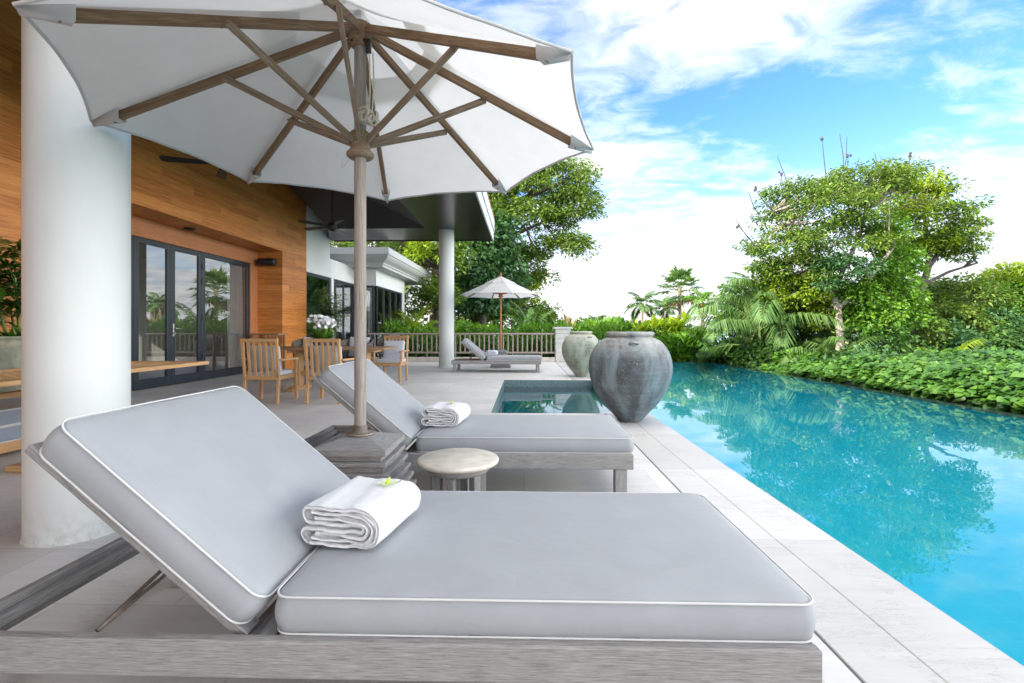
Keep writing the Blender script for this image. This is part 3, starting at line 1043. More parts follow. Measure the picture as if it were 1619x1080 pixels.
# rooms behind the glass
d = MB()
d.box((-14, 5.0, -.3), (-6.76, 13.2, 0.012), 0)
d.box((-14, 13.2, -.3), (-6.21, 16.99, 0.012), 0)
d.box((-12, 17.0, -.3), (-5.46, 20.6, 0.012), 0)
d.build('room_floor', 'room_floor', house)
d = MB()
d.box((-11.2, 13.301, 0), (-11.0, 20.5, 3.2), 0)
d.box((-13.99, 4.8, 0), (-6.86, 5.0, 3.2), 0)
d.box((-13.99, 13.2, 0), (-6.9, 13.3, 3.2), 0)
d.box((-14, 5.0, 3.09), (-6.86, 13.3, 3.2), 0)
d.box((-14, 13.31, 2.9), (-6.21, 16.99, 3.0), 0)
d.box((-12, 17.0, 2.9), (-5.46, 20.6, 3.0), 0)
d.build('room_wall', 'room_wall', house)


def curtain(label, a0, a1, pos, mat, axis='x', top=2.6, n=60):
    b_ = MB()
    vs, fs = [], []
    folds = max(4, int(abs(a1 - a0) / .09))
    for j in range(9):
        z = .03 + (top - .03) * j / 8
        for i in range(n + 1):
            u = i / n
            a = a0 + (a1 - a0) * u
            o_ = pos + .035 * math.sin(u * folds * 6.283 + .5 * math.sin(j * .5)) + .012 * math.sin(u * 23 + j * .3)
            vs.append((o_, a, z) if axis == 'x' else (a, o_, z))
    for j in range(8):
        for i in range(n):
            a = j * (n + 1) + i
            fs.append([a, a + 1, a + n + 2, a + n + 1])
    b_.add(vs, fs, None, True)
    o = b_.build('curtain', mat)
    tag(o, label, 'curtain')


curtain('pale blue sheer curtain inside the right door leaf beside the timber wall', 10.7, 11.3, -6.765, 'curtain_fabric')
curtain('sheer curtain inside the white wing window left of the umbrella pole', 15.95, 16.55, -6.40, 'curtain_fabric')
curtain('beige curtain edge inside the wing window near the timber wall', 15.0, 15.3, -6.42, 'beige_curtain')
curtain('sheer curtain gathered in the wing corner window right of the umbrella pole', -5.75, -5.45, 17.12, 'curtain_fabric', 'y')
curtain('beige drape beside the sheer curtain in the wing corner window', -5.95, -5.78, 17.15, 'beige_curtain', 'y')

# roof, soffit and fascia over the terrace
RX, RY, RZ = -1.0, 14.9, 3.85
VX, VY = -2.7, 13.1
SLP = .42
d = MB()
d.slab([(VX, -14, RZ), (RX, -16, RZ), (RX, RY, RZ), (VX, VY, RZ)], (0, 0, .08))
d.build('soffit', 'soffit_planks', house)
d = MB()
d.slab([(VX, VY, RZ), (RX, RY, RZ), (WX, RY, RZ), (WX, 14.5, RZ), (-5.41, VY, RZ)], (0, 0, .08))
d.build('soffit', 'soffit_planks_across', house)
d = MB()
zt = RZ + SLP * (VX - WX)
yh = VY - (VX - WX)
d.slab([(VX, -14, RZ), (VX, VY, RZ), (WX, yh, zt), (WX, -14, zt)], (0, 0, .06))
d.slab([(VX, VY, RZ), (-5.41, VY, RZ), (WX, 13.0, RZ + .75), (WX, yh, zt)], (0, 0, .06))
d.build('vaulted_ceiling', 'vault_black', house)
d = MB()
d.box((RX + .001, -16, RZ - .02), (RX + .04, RY + .04, RZ + .27), .004)
d.box((RX + .02, -16, RZ + .30), (RX + .06, RY + .09, RZ + .62), .004)
d.box((-6, RY + .001, RZ + .30), (RX + .0195, RY + .09, RZ + .62), .004)
d.build('fascia', 'fascia_paint', house)
d = MB()
d.box((-6.0, RY + .001, RZ - .02), (RX, RY + .04, RZ + .27), .004)
d.box((RX - .05, -16, RZ + .24), (RX + .02, RY + .04, RZ + .34), .004)
d.build('fascia', 'black_metal', house)
d = MB()
ez = RZ + .60
rx, rz_ = -8.0, 7.9
e0, e1 = RX + .055, -14.6
yN, yF = -16.4, RY + .14
d.slab([(e0, yN, ez), (e0, yF, ez), (rx, yF - 5.4, rz_), (rx, yN + 5, rz_)], (0, 0, .12))
d.slab([(e0, yF, ez), (e1, yF, ez), (rx, yF - 5.4, rz_)], (0, 0, .12))
d.slab([(e1, yF, ez), (e1, yN, ez), (rx, yN + 5, rz_), (rx, yF - 5.4, rz_)], (0, 0, .12))
d.slab([(e1, yN, ez), (e0, yN, ez), (rx, yN + 5, rz_)], (0, 0, .12))
d.build('roof', 'roof_tile', house)
for (cx, cy) in ((-2.362, 2.475), (-2.2, 13.45), (-2.3, -8.5)):
    d = MB()
    r = .215
    d.lathe([(r, 0.0), (r, RZ + .02)], 64, Matrix.Translation((cx, cy, 0)))
    d.lathe([(r + .006, 0.0), (r + .006, .012), (r, .018)], 64, Matrix.Translation((cx, cy, 0)))
    d.build('column', 'white_paint', house)

# recessed lamp and speaker
t_ = thing('downlight', 'small black round lamp set in the timber recess above the glass doors', 'ceiling light', (-6.42, 9.0, 3.0))
MB().lathe([(.001, -.035), (.075, -.035), (.095, -.02), (.1, 0)], 24).build('housing', 'black_metal', t_)
t_ = thing('loudspeaker', 'black cylindrical loudspeaker mounted on the timber reveal beside the doors', 'speaker', (-6.32, 11.56, 2.72))
MB().lathe([(.001, -.21), (.075, -.21), (.09, -.19), (.09, .19), (.075, .21), (.001, .21)], 24, Matrix.Rotation(R(90), 4, 'Y')).build('cabinet', 'black_metal', t_)
MB().box((-.03, .07, -.03), (.03, .138, .03), .004).build('bracket', 'black_metal', t_)


def fan(label, loc, rot, top, k_=1.3):
    t = thing('ceiling_fan', label, 'ceiling fan', loc, rot, 'ceiling fans under the terrace vault')
    d = MB()
    d.lathe([(.001, -.16), (.05, -.16), (.07, -.13), (.105, -.10), (.11, -.02), (.09, .02), (.03, .05), (.001, .05)], 24)
    d.build('motor', 'black_metal', t)
    MB().tube([(0, 0, .05), (0, 0, top)], .014, 8).build('rod', 'black_metal', t)
    for k in range(5):
        a = k * 2 * math.pi / 5
        M = Matrix.Rotation(a, 4, 'Z') @ Matrix.Translation((.1, 0, -.06)) @ Matrix.Rotation(R(13), 4, 'X')
        d = MB()
        d.box((0, -.02, -.006), (.14, .02, .006), .002, M)
        pts = [(x_ * k_, y_, 0) for x_, y_ in ((.11, -.05), (.52, -.075), (.55, -.06), (.56, 0), (.55, .06), (.52, .075), (.11, .05))]
        d.slab([tuple(M @ Vector(p)) for p in pts], (0, 0, .008))
        d.build('blade', 'black_metal', t)
    return t


fan('black ceiling fan half hidden behind the big parasol in front of the timber wall', (-4.46, 7.0, 3.58), .95, 1.1)
fan('black ceiling fan hanging in front of the white wall under the dark soffit', (-4.55, 11.2, 3.55), .3, 1.0)

# ================================================================== FENCE AND PILLAR
FY = 15.72
fence = thing('railing', 'low bleached timber railing with round balusters along the far end of the terrace', 'railing', (0, FY, 0))
MB().box((-5.2, -.055, .89), (1.0, .055, .945), .01).build('top_rail', 'bleached_wood', fence)
MB().box((-5.2, -.04, .27), (1.0, .04, .325), .006).build('bottom_rail', 'bleached_wood', fence)
x = -5.12
while x < .97:
    d = MB()
    pr = []
    for z in np.linspace(.30, .90, 13):
        pr.append((.027, z))
    d.lathe(pr, 10, Matrix.Translation((x, 0, 0)))
    d.tube([(x, 0, 0.10), (x, 0, .285)], .022, 8) if int((x + 5.12) / .158 + .5) % 6 == 0 else None
    d.build('baluster', 'bleached_wood', fence)
    x += .158
k_ = MB().box((-5.2, FY - .15, 0), (1.0, FY + .15, .145), .008).build('kerb', 'pale_stone')
tag(k_, 'low pale stone kerb beneath the timber railing', 'kerb')
pil = thing('stone_pillar', 'pale stone pillar with flat cap at the right end of the railing', 'pillar', (1.265, FY + .1, 0))
for k in range(7):
    d = MB()
    d.box((-.25, -.25, .002 + k * .154), (.25, .25, (k + 1) * .154 - .002), .007)
    d.build('stone_block', 'pillar_stone', pil)
MB().box((-.30, -.30, 1.08), (.30, .30, 1.14), .008).build('cap', 'pillar_stone', pil)


# ================================================================== SUN LOUNGERS
def rrect(hw, hl, r, n=8):
    pts = []
    for cx, cy, a0 in ((hw - r, hl - r, 0), (-hw + r, hl - r, 90), (-hw + r, -hl + r, 180), (hw - r, -hl + r, 270)):
        for i in range(n + 1):
            a = R(a0 + 90 * i / n)
            pts.append((cx + r * math.cos(a), cy + r * math.sin(a)))
    # add mid points along the sides for softness
    out = []
    for i, p in enumerate(pts):
        q = pts[(i + 1) % len(pts)]
        out.append(p)
        L = math.hypot(q[0] - p[0], q[1] - p[1])
        k = int(L / .05)
        for j in range(1, k):
            out.append((p[0] + (q[0] - p[0]) * j / k, p[1] + (q[1] - p[1]) * j / k))
    return out


def cushion_mesh(mb, pip, lx, ly, th, M, r=.045, crown=.012, bulge=.008, pr=.0028, seed=0, puff=0):
    """box cushion lying on z=0 of M's frame, centred in x,y; piping goes to pip"""
    o = rrect(lx / 2, ly / 2, r)
    prof = [(.30, 0), (.02, 0), (.003, .006)]
    for k in range(7):
        u = k / 6
        prof.append((-bulge * math.sin(math.pi * u), .008 + (th - .016) * u))
    prof += [(.002, th - .004), (.008, th + .001), (.03, th + crown * .35), (.07, th + crown * .65), (.14, th + crown * .9), (.24, th + crown), (.335, th + crown)]
    n = len(o)
    rr = random.Random(seed)
    ph = [rr.uniform(0, 6.28) for _ in range(6)]
    vs = []
    lim = .9 * min(lx, ly) / 2
    for ins, z in prof:
        ins = min(ins, lim * ins / .335) if ins > .05 else ins
        fade = max(0, 1 - max(0, ins) / .05)
        sx_, sy_ = 1 - ins / (lx / 2), 1 - ins / (ly / 2)
        for (x, y) in o:
            wv = .0012 * fade * (math.sin(x * 31 + y * 17 + ph[0]) + math.sin(x * 13 - y * 29 + ph[1]) + math.sin(x * 47 + ph[2]))
            vs.append((x * sx_ * (1 + wv * .5), y * sy_ * (1 + wv * .5), z + (wv if z > .004 else 0) + puff * max(0, 1 - (x * sx_ / lx * 2) ** 2) * (1 - (y * sy_ / ly * 2) ** 2) * (z > th / 2)))
    k = len(prof)
    fs = [[i * n + j, i * n + (j + 1) % n, (i + 1) * n + (j + 1) % n, (i + 1) * n + j] for i in range(k - 1) for j in range(n)]
    fs.append([(k - 1) * n + j for j in range(n)])
    fs.append([j for j in range(n)][::-1])
    mb.add(vs, fs, None, True, M)
    if pip is not None:
        for z in (.006, th - .003):
            loop = [(x * (1 + .003 / lx), y * (1 + .003 / ly), z) for x, y in o]
            loop += loop[:2]
            pip.tube(loop, pr, 7, False, M)


LOUNGE = 'grey teak sun loungers on the terrace'


def make_lounger(label, loc):
    t = thing('sun_lounger', label, 'sun lounger', loc, 0, LOUNGE)
    x0, x1, hy, zt = -1.50, .70, .425, .298
    th = .032
    f = MB()
    f.box((x0, -hy, zt - .092), (x1, -hy + th, zt), .005)
    f.box((x0, hy - th, zt - .092), (x1, hy, zt), .005)
    f.box((x1 - th, -hy + th + .0005, zt - .09), (x1 - .001, hy - th - .0005, zt - .002), .005)
    f.box((x0 + .001, -hy + th + .0005, zt - .09), (x0 + th, hy - th - .0005, zt - .002), .005)
    f.box((x0 + th + .0005, -hy + th + .0005, zt - .055), (x0 + th + .03, hy - th - .0005, zt - .025), .003)
    f.box((-.735, -hy + th + .0005, zt - .075), (-.69, hy - th - .0005, zt - .025), .003)
    for sg in (-1, 1):
        f.box((-.688, sg * (hy - th - .027) - .0125, zt - .055), (x1 - th - .001, sg * (hy - th - .027) + .0125, zt - .03), .003)
    f.build('frame', 'grey_teak', t)
    s = MB()
    nsl = 18
    for i in range(nsl):
        xx = -.665 + i * 1.31 / (nsl - 1)
        s.box((xx - .024, -hy + th + .004, zt - .0295), (xx + .024, hy - th - .004, zt - .0145), .003)
    s.build('slats', 'grey_teak', t)
    for (lx, ly) in ((x1 - .075, -hy + .0375), (x1 - .075, hy - .0375), (x0 + .075, -hy + .0375), (x0 + .075, hy - .0375)):
        MB().box((lx - .037, ly - .0355, 0), (lx + .037, ly + .0355, zt - .0925), .005).build('leg', 'grey_teak', t)
    # raised backrest
    ang = R(40)
    piv = Vector((-.722, 0, zt + .004))
    Mb = Matrix.Translation(piv) @ Matrix.Rotation(-(math.pi - ang), 4, 'Y') @ Matrix.Rotation(math.pi, 4, 'X')
    # local x runs up the back, local z is the cushion side
    b = MB()
    for sg in (-1, 1):
        b.box((-.02, sg * .350 - .03, -.030), (.725, sg * .350 + .03, -.002), .004, Mb)
    b.box((.68, -.3195, -.028), (.722, .3195, -.004), .004, Mb)
    for i in range(9):
        xx = .03 + i * .078
        b.box((xx - .024, -.3195, -.018), (xx + .024, .3195, -.005), .003, Mb)
    b.build('backrest_frame', 'grey_teak', t)
    st = MB()
    for sg, y in ((-1, -.375), (1, .375)):
        foot = Vector((-1.105, y, zt - .012))
        for (ux, yy) in ((.30, y + .0), (.36, y * .80)):
            top = Mb @ Vector((ux, yy * .97, -.03))
            st.tube([foot, top], .0055, 8)
    st.build('support_rods', 'rusty_steel', t)
    mb, pp = MB(), MB()
    cushion_mesh(mb, pp, 1.35, .785, .100, Matrix.Translation((.035, 0, zt - .005)), seed=1)
    c = mb.build('seat_mattress', 'mattress_fabric', t)
    pp.build('piping', 'piping_white', c)
    mb, pp = MB(), MB()
    cushion_mesh(mb, pp, .70, .785, .098, Mb @ Matrix.Translation((.352, 0, 0)), seed=2, crown=.014)
    c = mb.build('back_mattress', 'mattress_fabric', t)
    pp.build('piping', 'piping_white', c)
    return t


L1 = make_lounger('grey teak lounger nearest the camera holding the folded white towel with the lime flower', (0.008, 1.573, 0))
L2 = dup(L1, (-.035, 3.345, 0), label='grey teak lounger behind the small round side table, beside the plunge pool')
L3 = dup(L1, (-.29, 12.09, 0), label='grey lounger at the far end of the terrace in front of the railing')


def make_towel(label, loc, rz, mat='towel_terry', sx_=1.0):
    t = None
    ly = .29
    mb = MB()
    th = .0150
    W0, W1 = -.115, .058
    rbig = .031

    def cpath(off, ins, n=14):
        """C-shaped pad path offset from its centre line, left ends shortened by ins"""
        pts = []
        zc1, zc2 = .0315, .0935
        xs = np.linspace(W0 + ins, W1, 12)
        for x in xs:
            pts.append((x, zc1 - off))
        for i in range(1, n):
            a = -math.pi / 2 + math.pi * i / n
            r_ = rbig + off
            pts.append((W1 + r_ * math.cos(a) * 1.05, (zc1 + zc2) / 2 + r_ * math.sin(a)))
        for x in xs[::-1]:
            pts.append((x, zc2 + off))
        return pts

    def ribbon(path, hw, ph):
        P = np.array(path)
        T = np.gradient(P, axis=0)
        T /= np.linalg.norm(T, axis=1, keepdims=True)
        Nn = np.stack([-T[:, 1], T[:, 0]], 1)
        ring = np.concatenate([P + Nn * hw, (P - Nn * hw)[::-1]])
        n = len(ring)
        ys = [-ly / 2, -ly / 2 + .006] + list(np.linspace(-ly / 2 + .03, ly / 2 - .03, 6)) + [ly / 2 - .006, ly / 2]
        vs, fs = [], []
        cen = np.concatenate([P, P[::-1]])
        for q, y in enumerate(ys):
            sh = .72 if q in (0, len(ys) - 1) else 1.0
            for i, (x, z) in enumerate(ring):
                cx_, cz_ = cen[i]
                xx, zz = cx_ + (x - cx_) * sh, cz_ + (z - cz_) * sh
                wob = .0018 * math.sin(xx * 55 + y * 8 + ph) + .0012 * math.sin(xx * 120 + y * 21 + ph * 2)
                vs.append((xx * sx_, y + .004 * math.sin(xx * 30 + ph) + .003 * math.sin(zz * 90 + ph), max(.0008, zz + wob)))
        for q in range(len(ys) - 1):
            for i in range(n):
                a = q * n + i
                fs.append([a, q * n + (i + 1) % n, (q + 1) * n + (i + 1) % n, a + n])
        # caps as strips
        m_ = len(P)
        for base, fl in ((0, True), ((len(ys) - 1) * n, False)):
            for i in range(m_ - 1):
                f = [base + i, base + i + 1, base + n - 2 - i, base + n - 1 - i]
                fs.append(f if fl else f[::-1])
        mb.add(vs, fs, None, True)

    outer = cpath(.0225, 0)
    inner = cpath(-.0225, .0)
    zl, zu = .0315, .0935
    capu = [(W0 - .021 * math.sin(a), zu + .0225 * math.cos(a)) for a in np.linspace(0, math.pi, 9)[1:-1]]
    capl = [(W0 - .026 * math.sin(a), zl + .0225 * math.cos(a)) for a in np.linspace(0, math.pi, 9)[1:-1]]
    loop = outer + capu + inner[::-1] + capl
    ribbon(loop + loop[:1], th / 2, .3)
    ribbon(cpath(.0078, .012), th / 2 * .98, 1.7)
    ribbon(cpath(-.0078, .02), th / 2 * .98, 3.1)
    o = mb.build('folded_towel', mat)
    o.location = loc
    o.rotation_euler = (0, 0, rz)
    tag(o, label, 'towel', None, 'folded towels on the loungers')
    o['group'] = 'folded towels on the loungers'
    if 'kind' in o:
        del o['kind']
    return o


TZ = .408
make_towel('white terry towel folded on the nearest lounger', (-.508, 1.545, TZ), R(-12))
make_towel('white terry towel folded on the second lounger beside the plunge pool', (-.53, 3.325, TZ), R(-9))
make_towel('bluish folded towel on the far lounger by the railing', (-.80, 12.02, TZ), R(-6), 'blue_towel')


def make_flower(label, loc, rz, lime=True):
    t = thing('orchid_bloom', label, 'flower', loc, rz, 'single blooms on the towels')
    d = MB()
    for k in range(5):
        a = k * 2 * math.pi / 5 + .3
        M = Matrix.Rotation(a, 4, 'Z') @ Matrix.Rotation(R(-14), 4, 'Y')
        pts = [(0.003, 0), (.012, .007), (.024, .008), (.034, .003), (.036, 0), (.034, -.003), (.024, -.008), (.012, -.007)]
        d.slab([tuple(M @ Vector((x, y, .003 + .003 * math.sin(x * 90)))) for x, y in pts], (0, 0, .0008))
    d.build('petals', 'petal_green' if lime else 'petal_white', t)
    MB().ball((0, 0, .010), .007, 8, (1, .8, 1.3)).tube([(0, 0, .01), (.004, .002, .022), (.010, .004, .026)], [.004, .003, .002], 6).build('lip', 'petal_lime', t)
    MB().tube([(.02, 0, .004), (.04, .004, .004), (.05, .01, .007)], [.0016, .0014, .002], 6).build('stalk', 'stem_green', t)
    return t


make_flower('lime green bloom on top of the nearest white towel', (-.462, 1.603, TZ + .1245), .6)
make_flower('pale bloom on the white towel of the second lounger', (-.51, 3.37, TZ + .1245), 1.4, False)

# ================================================================== PARASOLS AND STANDS
def make_stand(label, loc, half=.19, steps=8):
    t = thing('parasol_stand', label, 'parasol base', loc, 0, 'stepped teak parasol stands')
    d = MB()
    zt = .465
    # pyramid cap in four mitred boards
    for k in range(4):
        M = Matrix.Rotation(k * math.pi / 2, 4, 'Z')
        a, b_ = half, .045
        top = [(-a, -a, zt - .005), (a, -a, zt - .005), (b_, -b_, zt + .04), (-b_, -b_, zt + .04)]
        bot = [(x, y, zt - .035) for x, y, z in top]
        gc = [(x, y, z) for x, y, z in top + bot]
        d.add(top + bot, [[0, 1, 2, 3], [7, 6, 5, 4], [0, 4, 5, 1], [1, 5, 6, 2], [2, 6, 7, 3], [3, 7, 4, 0]], gc, False, M)
    d.build('cap', 'grey_teak', t)
    for i in range(steps):
        z1 = zt - .036 - i * .0536
        z0 = z1 - .0536
        h1 = half + .004 + i * .0135
        d = MB()
        for k in range(4):
            M = Matrix.Rotation(k * math.pi / 2, 4, 'Z')
            d.box((-h1 + .032, -h1 + .030, z0 + .0235), (h1 - .0305, -h1 + .055, z1 - .0005), .002, M)
            d.box((-h1, -h1, max(0.0, z0)), (h1 - .0405, -h1 + .04, z0 + .023), .003, M)
        d.build('tier', 'grey_teak', t)
    d = MB()
    d.lathe([(.031, zt + .035), (.075, zt + .036), (.078, zt + .042), (.07, zt + .048), (.038, zt + .050), (.036, zt + .085), (.032, zt + .085)], 28)
    d.build('collar', 'rusty_steel', t)
    return t


def make_parasol(label, loc, Rr, zrim, zhub, zrun, phi, n=8, pole_r=.031, ribm='rib_teak', polem='pole_teak', strutm='strut_teak', zbase=.47, finial=True, sag=.028, rope=True):
    t = thing('parasol', label, 'parasol', loc, 0, 'white parasols on teak poles')
    MB().tube([(0, 0, zbase - .3), (0, 0, 1.2), (0, 0, zhub + .02)], pole_r, 20).build('pole', polem, t)
    zap = zhub + .06
    tips = []
    for i in range(n):
        a = phi + i * 2 * math.pi / n
        tips.append(Vector((Rr * math.cos(a), Rr * math.sin(a), zrim)))
    apex = Vector((0, 0, zap + .035))
    rw, rh = (.026, .042) if Rr > 1.2 else (.022, .034)
    for i, tp in enumerate(tips):
        u = Vector((tp.x, tp.y, 0)).normalized()
        a = u * .055 + Vector((0, 0, zhub - .005))
        drop = Vector((0, 0, -.028))
        end = a.lerp(tp + drop, .925)
        rb = MB().beam(a, end, rw, rh, .004)
        rb.build('rib', ribm, t)
        mid = a.lerp(tp + drop, .50) + Vector((0, 0, -.012))
        side = Vector((-u.y, u.x, 0)) * .026
        s0 = u * .048 + Vector((0, 0, zrun + .03))
        sb = MB().beam(s0 + side * .2, mid + side, .019, .034, .004)
        sb.tube([mid - side * 1.1, mid + side * 1.6], .0055, 8)
        sb.build('strut', strutm, t)
    d = MB()
    d.lathe([(pole_r + .001, zhub - .09), (.046, zhub - .085), (.05, zhub - .05), (.062, zhub - .03), (.062, zhub + .03), (.03, zhub + .05), (.001, zhub + .055)], 24)
    d.build('hub', ribm, t)
    d = MB()
    d.lathe([(pole_r + .001, zrun - .055), (.058, zrun - .055), (.070, zrun - .045), (.072, zrun - .03), (.062, zrun - .018), (.052, zrun - .012), (.050, zrun + .03), (.056, zrun + .035), (.056, zrun + .075), (.045, zrun + .085), (pole_r + .001, zrun + .085)], 28)
    d.build('runner', strutm, t)
    # canopy: gores hung between the ribs, open at the crown, with a vent cap above
    def gore(mb, v0, v1, lift, nu=14, nv=16, edge=True):
        for i in range(n):
            A, B = tips[i], tips[(i + 1) % n]
            vs = []
            for q in range(nv + 1):
                for p in range(nu + 1):
                    uu = p / nu
                    k4 = 4 * uu * (1 - uu)
                    v = v0 + (v1 - v0) * q / nv
                    v = v * (1 - (sag * k4 if edge else .03 * k4) * (q / nv) ** 2)
                    e = A.lerp(B, uu)
                    pt = apex.lerp(e, v)
                    pt.z += lift - .03 * k4 * v * (1 - v) * 2 + .0015 * math.sin(uu * 19 + i) * v
                    # the cloth bellies slightly inwards between the ribs
                    vs.append(pt)
            F = []
            for q in range(nv):
                for p in range(nu):
                    a_ = q * (nu + 1) + p
                    F.append([a_, a_ + 1, a_ + nu + 2, a_ + nu + 1])
            mb.add(vs, F, None, True)
            yield vs[-(nu + 1):]
    cm, hem = MB(), MB()
    for edge in gore(cm, .26, 1.0, 0):
        hem.tube(edge, .0065, 6, False)
    c = cm.build('canopy', 'canopy_fabric', t)
    hem.build('hem', 'pocket_fabric', c)
    vm = MB()
    for edge in gore(vm, .0, .40, .022, edge=False):
        pass
    vm.build('vent', 'canopy_fabric', c)
    for i, tp in enumerate(tips):
        u = Vector((tp.x, tp.y, 0)).normalized()
        s_ = Vector((-u.y, u.x, 0))
        inn = apex.lerp(tp, .89)
        k = .032
        pts = [tp + Vector((0, 0, -.002)), inn + s_ * k + Vector((0, 0, -.004)), inn + s_ * k * .9 + Vector((0, 0, -.062)), inn - s_ * k * .9 + Vector((0, 0, -.060)), inn - s_ * k + Vector((0, 0, -.004))]
        tip2 = tp + Vector((0, 0, -.03)) - u * .012
        pm = MB()
        pm.add(pts + [tip2], [[0, 1, 2, 5], [5, 2, 3], [0, 5, 3, 4]], None, True)
        pm.build('rib_pocket', 'pocket_fabric', c)
    if finial:
        MB().lathe([(.03, zap + .066), (.035, zap + .072), (.02, zap + .085), (.03, zap + .11), (.022, zap + .13), (.001, zap + .15)], 16).build('finial', ribm, t)
    if rope:
        rp = MB()
        x, y = .055, -.02
        rp.tube([(x, y, zhub - .12), (x + .004, y, zhub - .3), (x, y - .004, zrun + .16)], .0045, 6)
        rp.tube([(x + .016, y + .012, zhub - .12), (x + .022, y + .01, zhub - .3), (x + .012, y, zrun + .15)], .0045, 6)
        rr = random.Random(3)
        for k in range(7):
            a0 = rr.uniform(0, 6.28)
            rad = rr.uniform(.028, .042)
            ax = Vector((rr.uniform(-1, 1), rr.uniform(-1, -.2), rr.uniform(-.4, .4))).normalized()
            q = Vector((0, 0, 1)).rotation_difference(ax)
            cc = Vector((x + .004 + rr.uniform(-.012, .02), y - .03 + rr.uniform(-.012, .01), zrun + .135 + rr.uniform(-.02, .02)))
            rp.tube([cc + q @ Vector((rad * math.cos(a0 + j * .55), rad * math.sin(a0 + j * .55), .002 * j)) for j in range(13)], .0045, 6)
        rp.build('cord', 'rope', t)
        pb = MB()
        pb.box((.038, -.036, zhub - .13), (.066, -.010, zhub - .055), .005)
        pb.box((-.038, -.04, zhub - .075), (.06, -.033, zhub - .06), .002)
        pb.build('pulley', 'black_metal', t)
        wb = MB()
        p0 = [(-.06, -.03, zrun - .03), (-.075, -.04, zrun - .07), (-.085, -.045, zrun - .115), (-.078, -.045, zrun - .118), (-.04, -.045, zrun - .075)]
        wb.tube(p0, .0011, 5)
        wb.build('pin_wire', 'steel', t)
    return t


SX, SY = -.878, 2.535
make_stand('weathered stepped teak stand at the foot of the big parasol between two loungers', (SX, SY, 0))
make_parasol('large white parasol seen from below, spread over the two nearest loungers', (SX, SY, 0), 1.293, 2.096, 2.655, 2.03, 4.0967 - 0.0, zbase=.47)
make_stand('stepped teak stand behind the far lounger at the railing', (-.66, 13.35, 0), .185)
make_parasol('small white parasol on orange teak pole beside the far railing', (-.66, 13.35, 0), 1.16, 2.0, 2.44, 2.02, .3, 8, .026, 'orange_teak', 'orange_teak', 'orange_teak', rope=False)

# ================================================================== SIDE TABLE
t_ = thing('side_table', 'small round stone topped side table with grey teak legs between the loungers', 'side table', (-.335, 2.42, 0))
rt, zt = .206, .41
MB().lathe([(.001, zt - .026), (rt - .012, zt - .026), (rt - .003, zt - .020), (rt, zt - .012), (rt - .003, zt - .004), (rt - .010, zt), (.001, zt)], 64).build('stone_top', 'stone_top', t_)
d = MB()
d.lathe([(.105, zt - .065), (.150, zt - .065), (.158, zt - .055), (.168, zt - .0265), (.105, zt - .0265), (.105, zt - .065)], 48)
d.build('apron', 'grey_teak', t_)
for k in range(6):
    a = k * math.pi / 3 + .35
    M = Matrix.Translation((.118 * math.cos(a), .118 * math.sin(a), (zt - .066) / 2)) @ Matrix.Rotation(a, 4, 'Z')
    MB().cbox((.042, .042, zt - .066), M, .004).build('leg', 'grey_teak', t_)
MB().lathe([(.04, .05), (.137, .05), (.137, .085), (.04, .085), (.04, .05)], 40).build('lower_ring', 'grey_teak', t_)


# ================================================================== JARS
def make_jar(label, loc, mat, s=(1, 1), rz=0, smooth_lug=True):
    t = thing('stone_jar', label, 'jar', loc, rz, 'big earthen jars by the pool')
    raw = [(0.0, .122), (.012, .135), (.05, .172), (.107, .222), (.17, .284), (.24, .343), (.31, .389), (.375, .425), (.48, .464), (.56, .478), (.62, .480), (.68, .473), (.736, .458), (.79, .434), (.83, .408), (.87, .374), (.90, .338), (.92, .300), (.934, .266)]
    pr = [(.001, 0)] + [(r * s[0], z * s[1]) for z, r in raw]
    lip = [(.266, .934), (.258, .941), (.262, .948), (.272, .952), (.279, .964), (.278, .985), (.268, .998), (.250, 1.0), (.236, .99), (.232, .96), (.25, .92), (.33, .86), (.40, .76), (.42, .6)]
    body = MB().lathe(pr, 96, None, True, .004)
    body.build('body', mat, t)
    MB().lathe([(r * s[0], z * s[1]) for r, z in lip], 96, None, True, .004).build('rim', mat, t)
    for k in range(3):
        a = k * math.pi * 2 / 3 + R(-104)
        M = Matrix.Rotation(a, 4, 'Z')
        pts = []
        for j in range(9):
            u = math.pi * j / 8
            pts.append(((.366 + .020 * math.sin(u)) * s[0], -.048 * math.cos(u), (.872 + .018 * math.sin(u)) * s[1]))
        MB().tube(pts, [.012 + .003 * math.sin(math.pi * j / 8) for j in range(9)], 10, True, M).build('lug', mat, t)
    return t


make_jar('weathered dark grey stone jar at the pool edge, the nearer of the pair', (1.225, 5.58, 0), 'grey_jar', (.985, 1.035), R(8))
make_jar('green and cream mottled stone jar behind the grey one, before the pillar', (1.285, 10.86, 0), 'green_jar', (.91, 1.02), R(40))

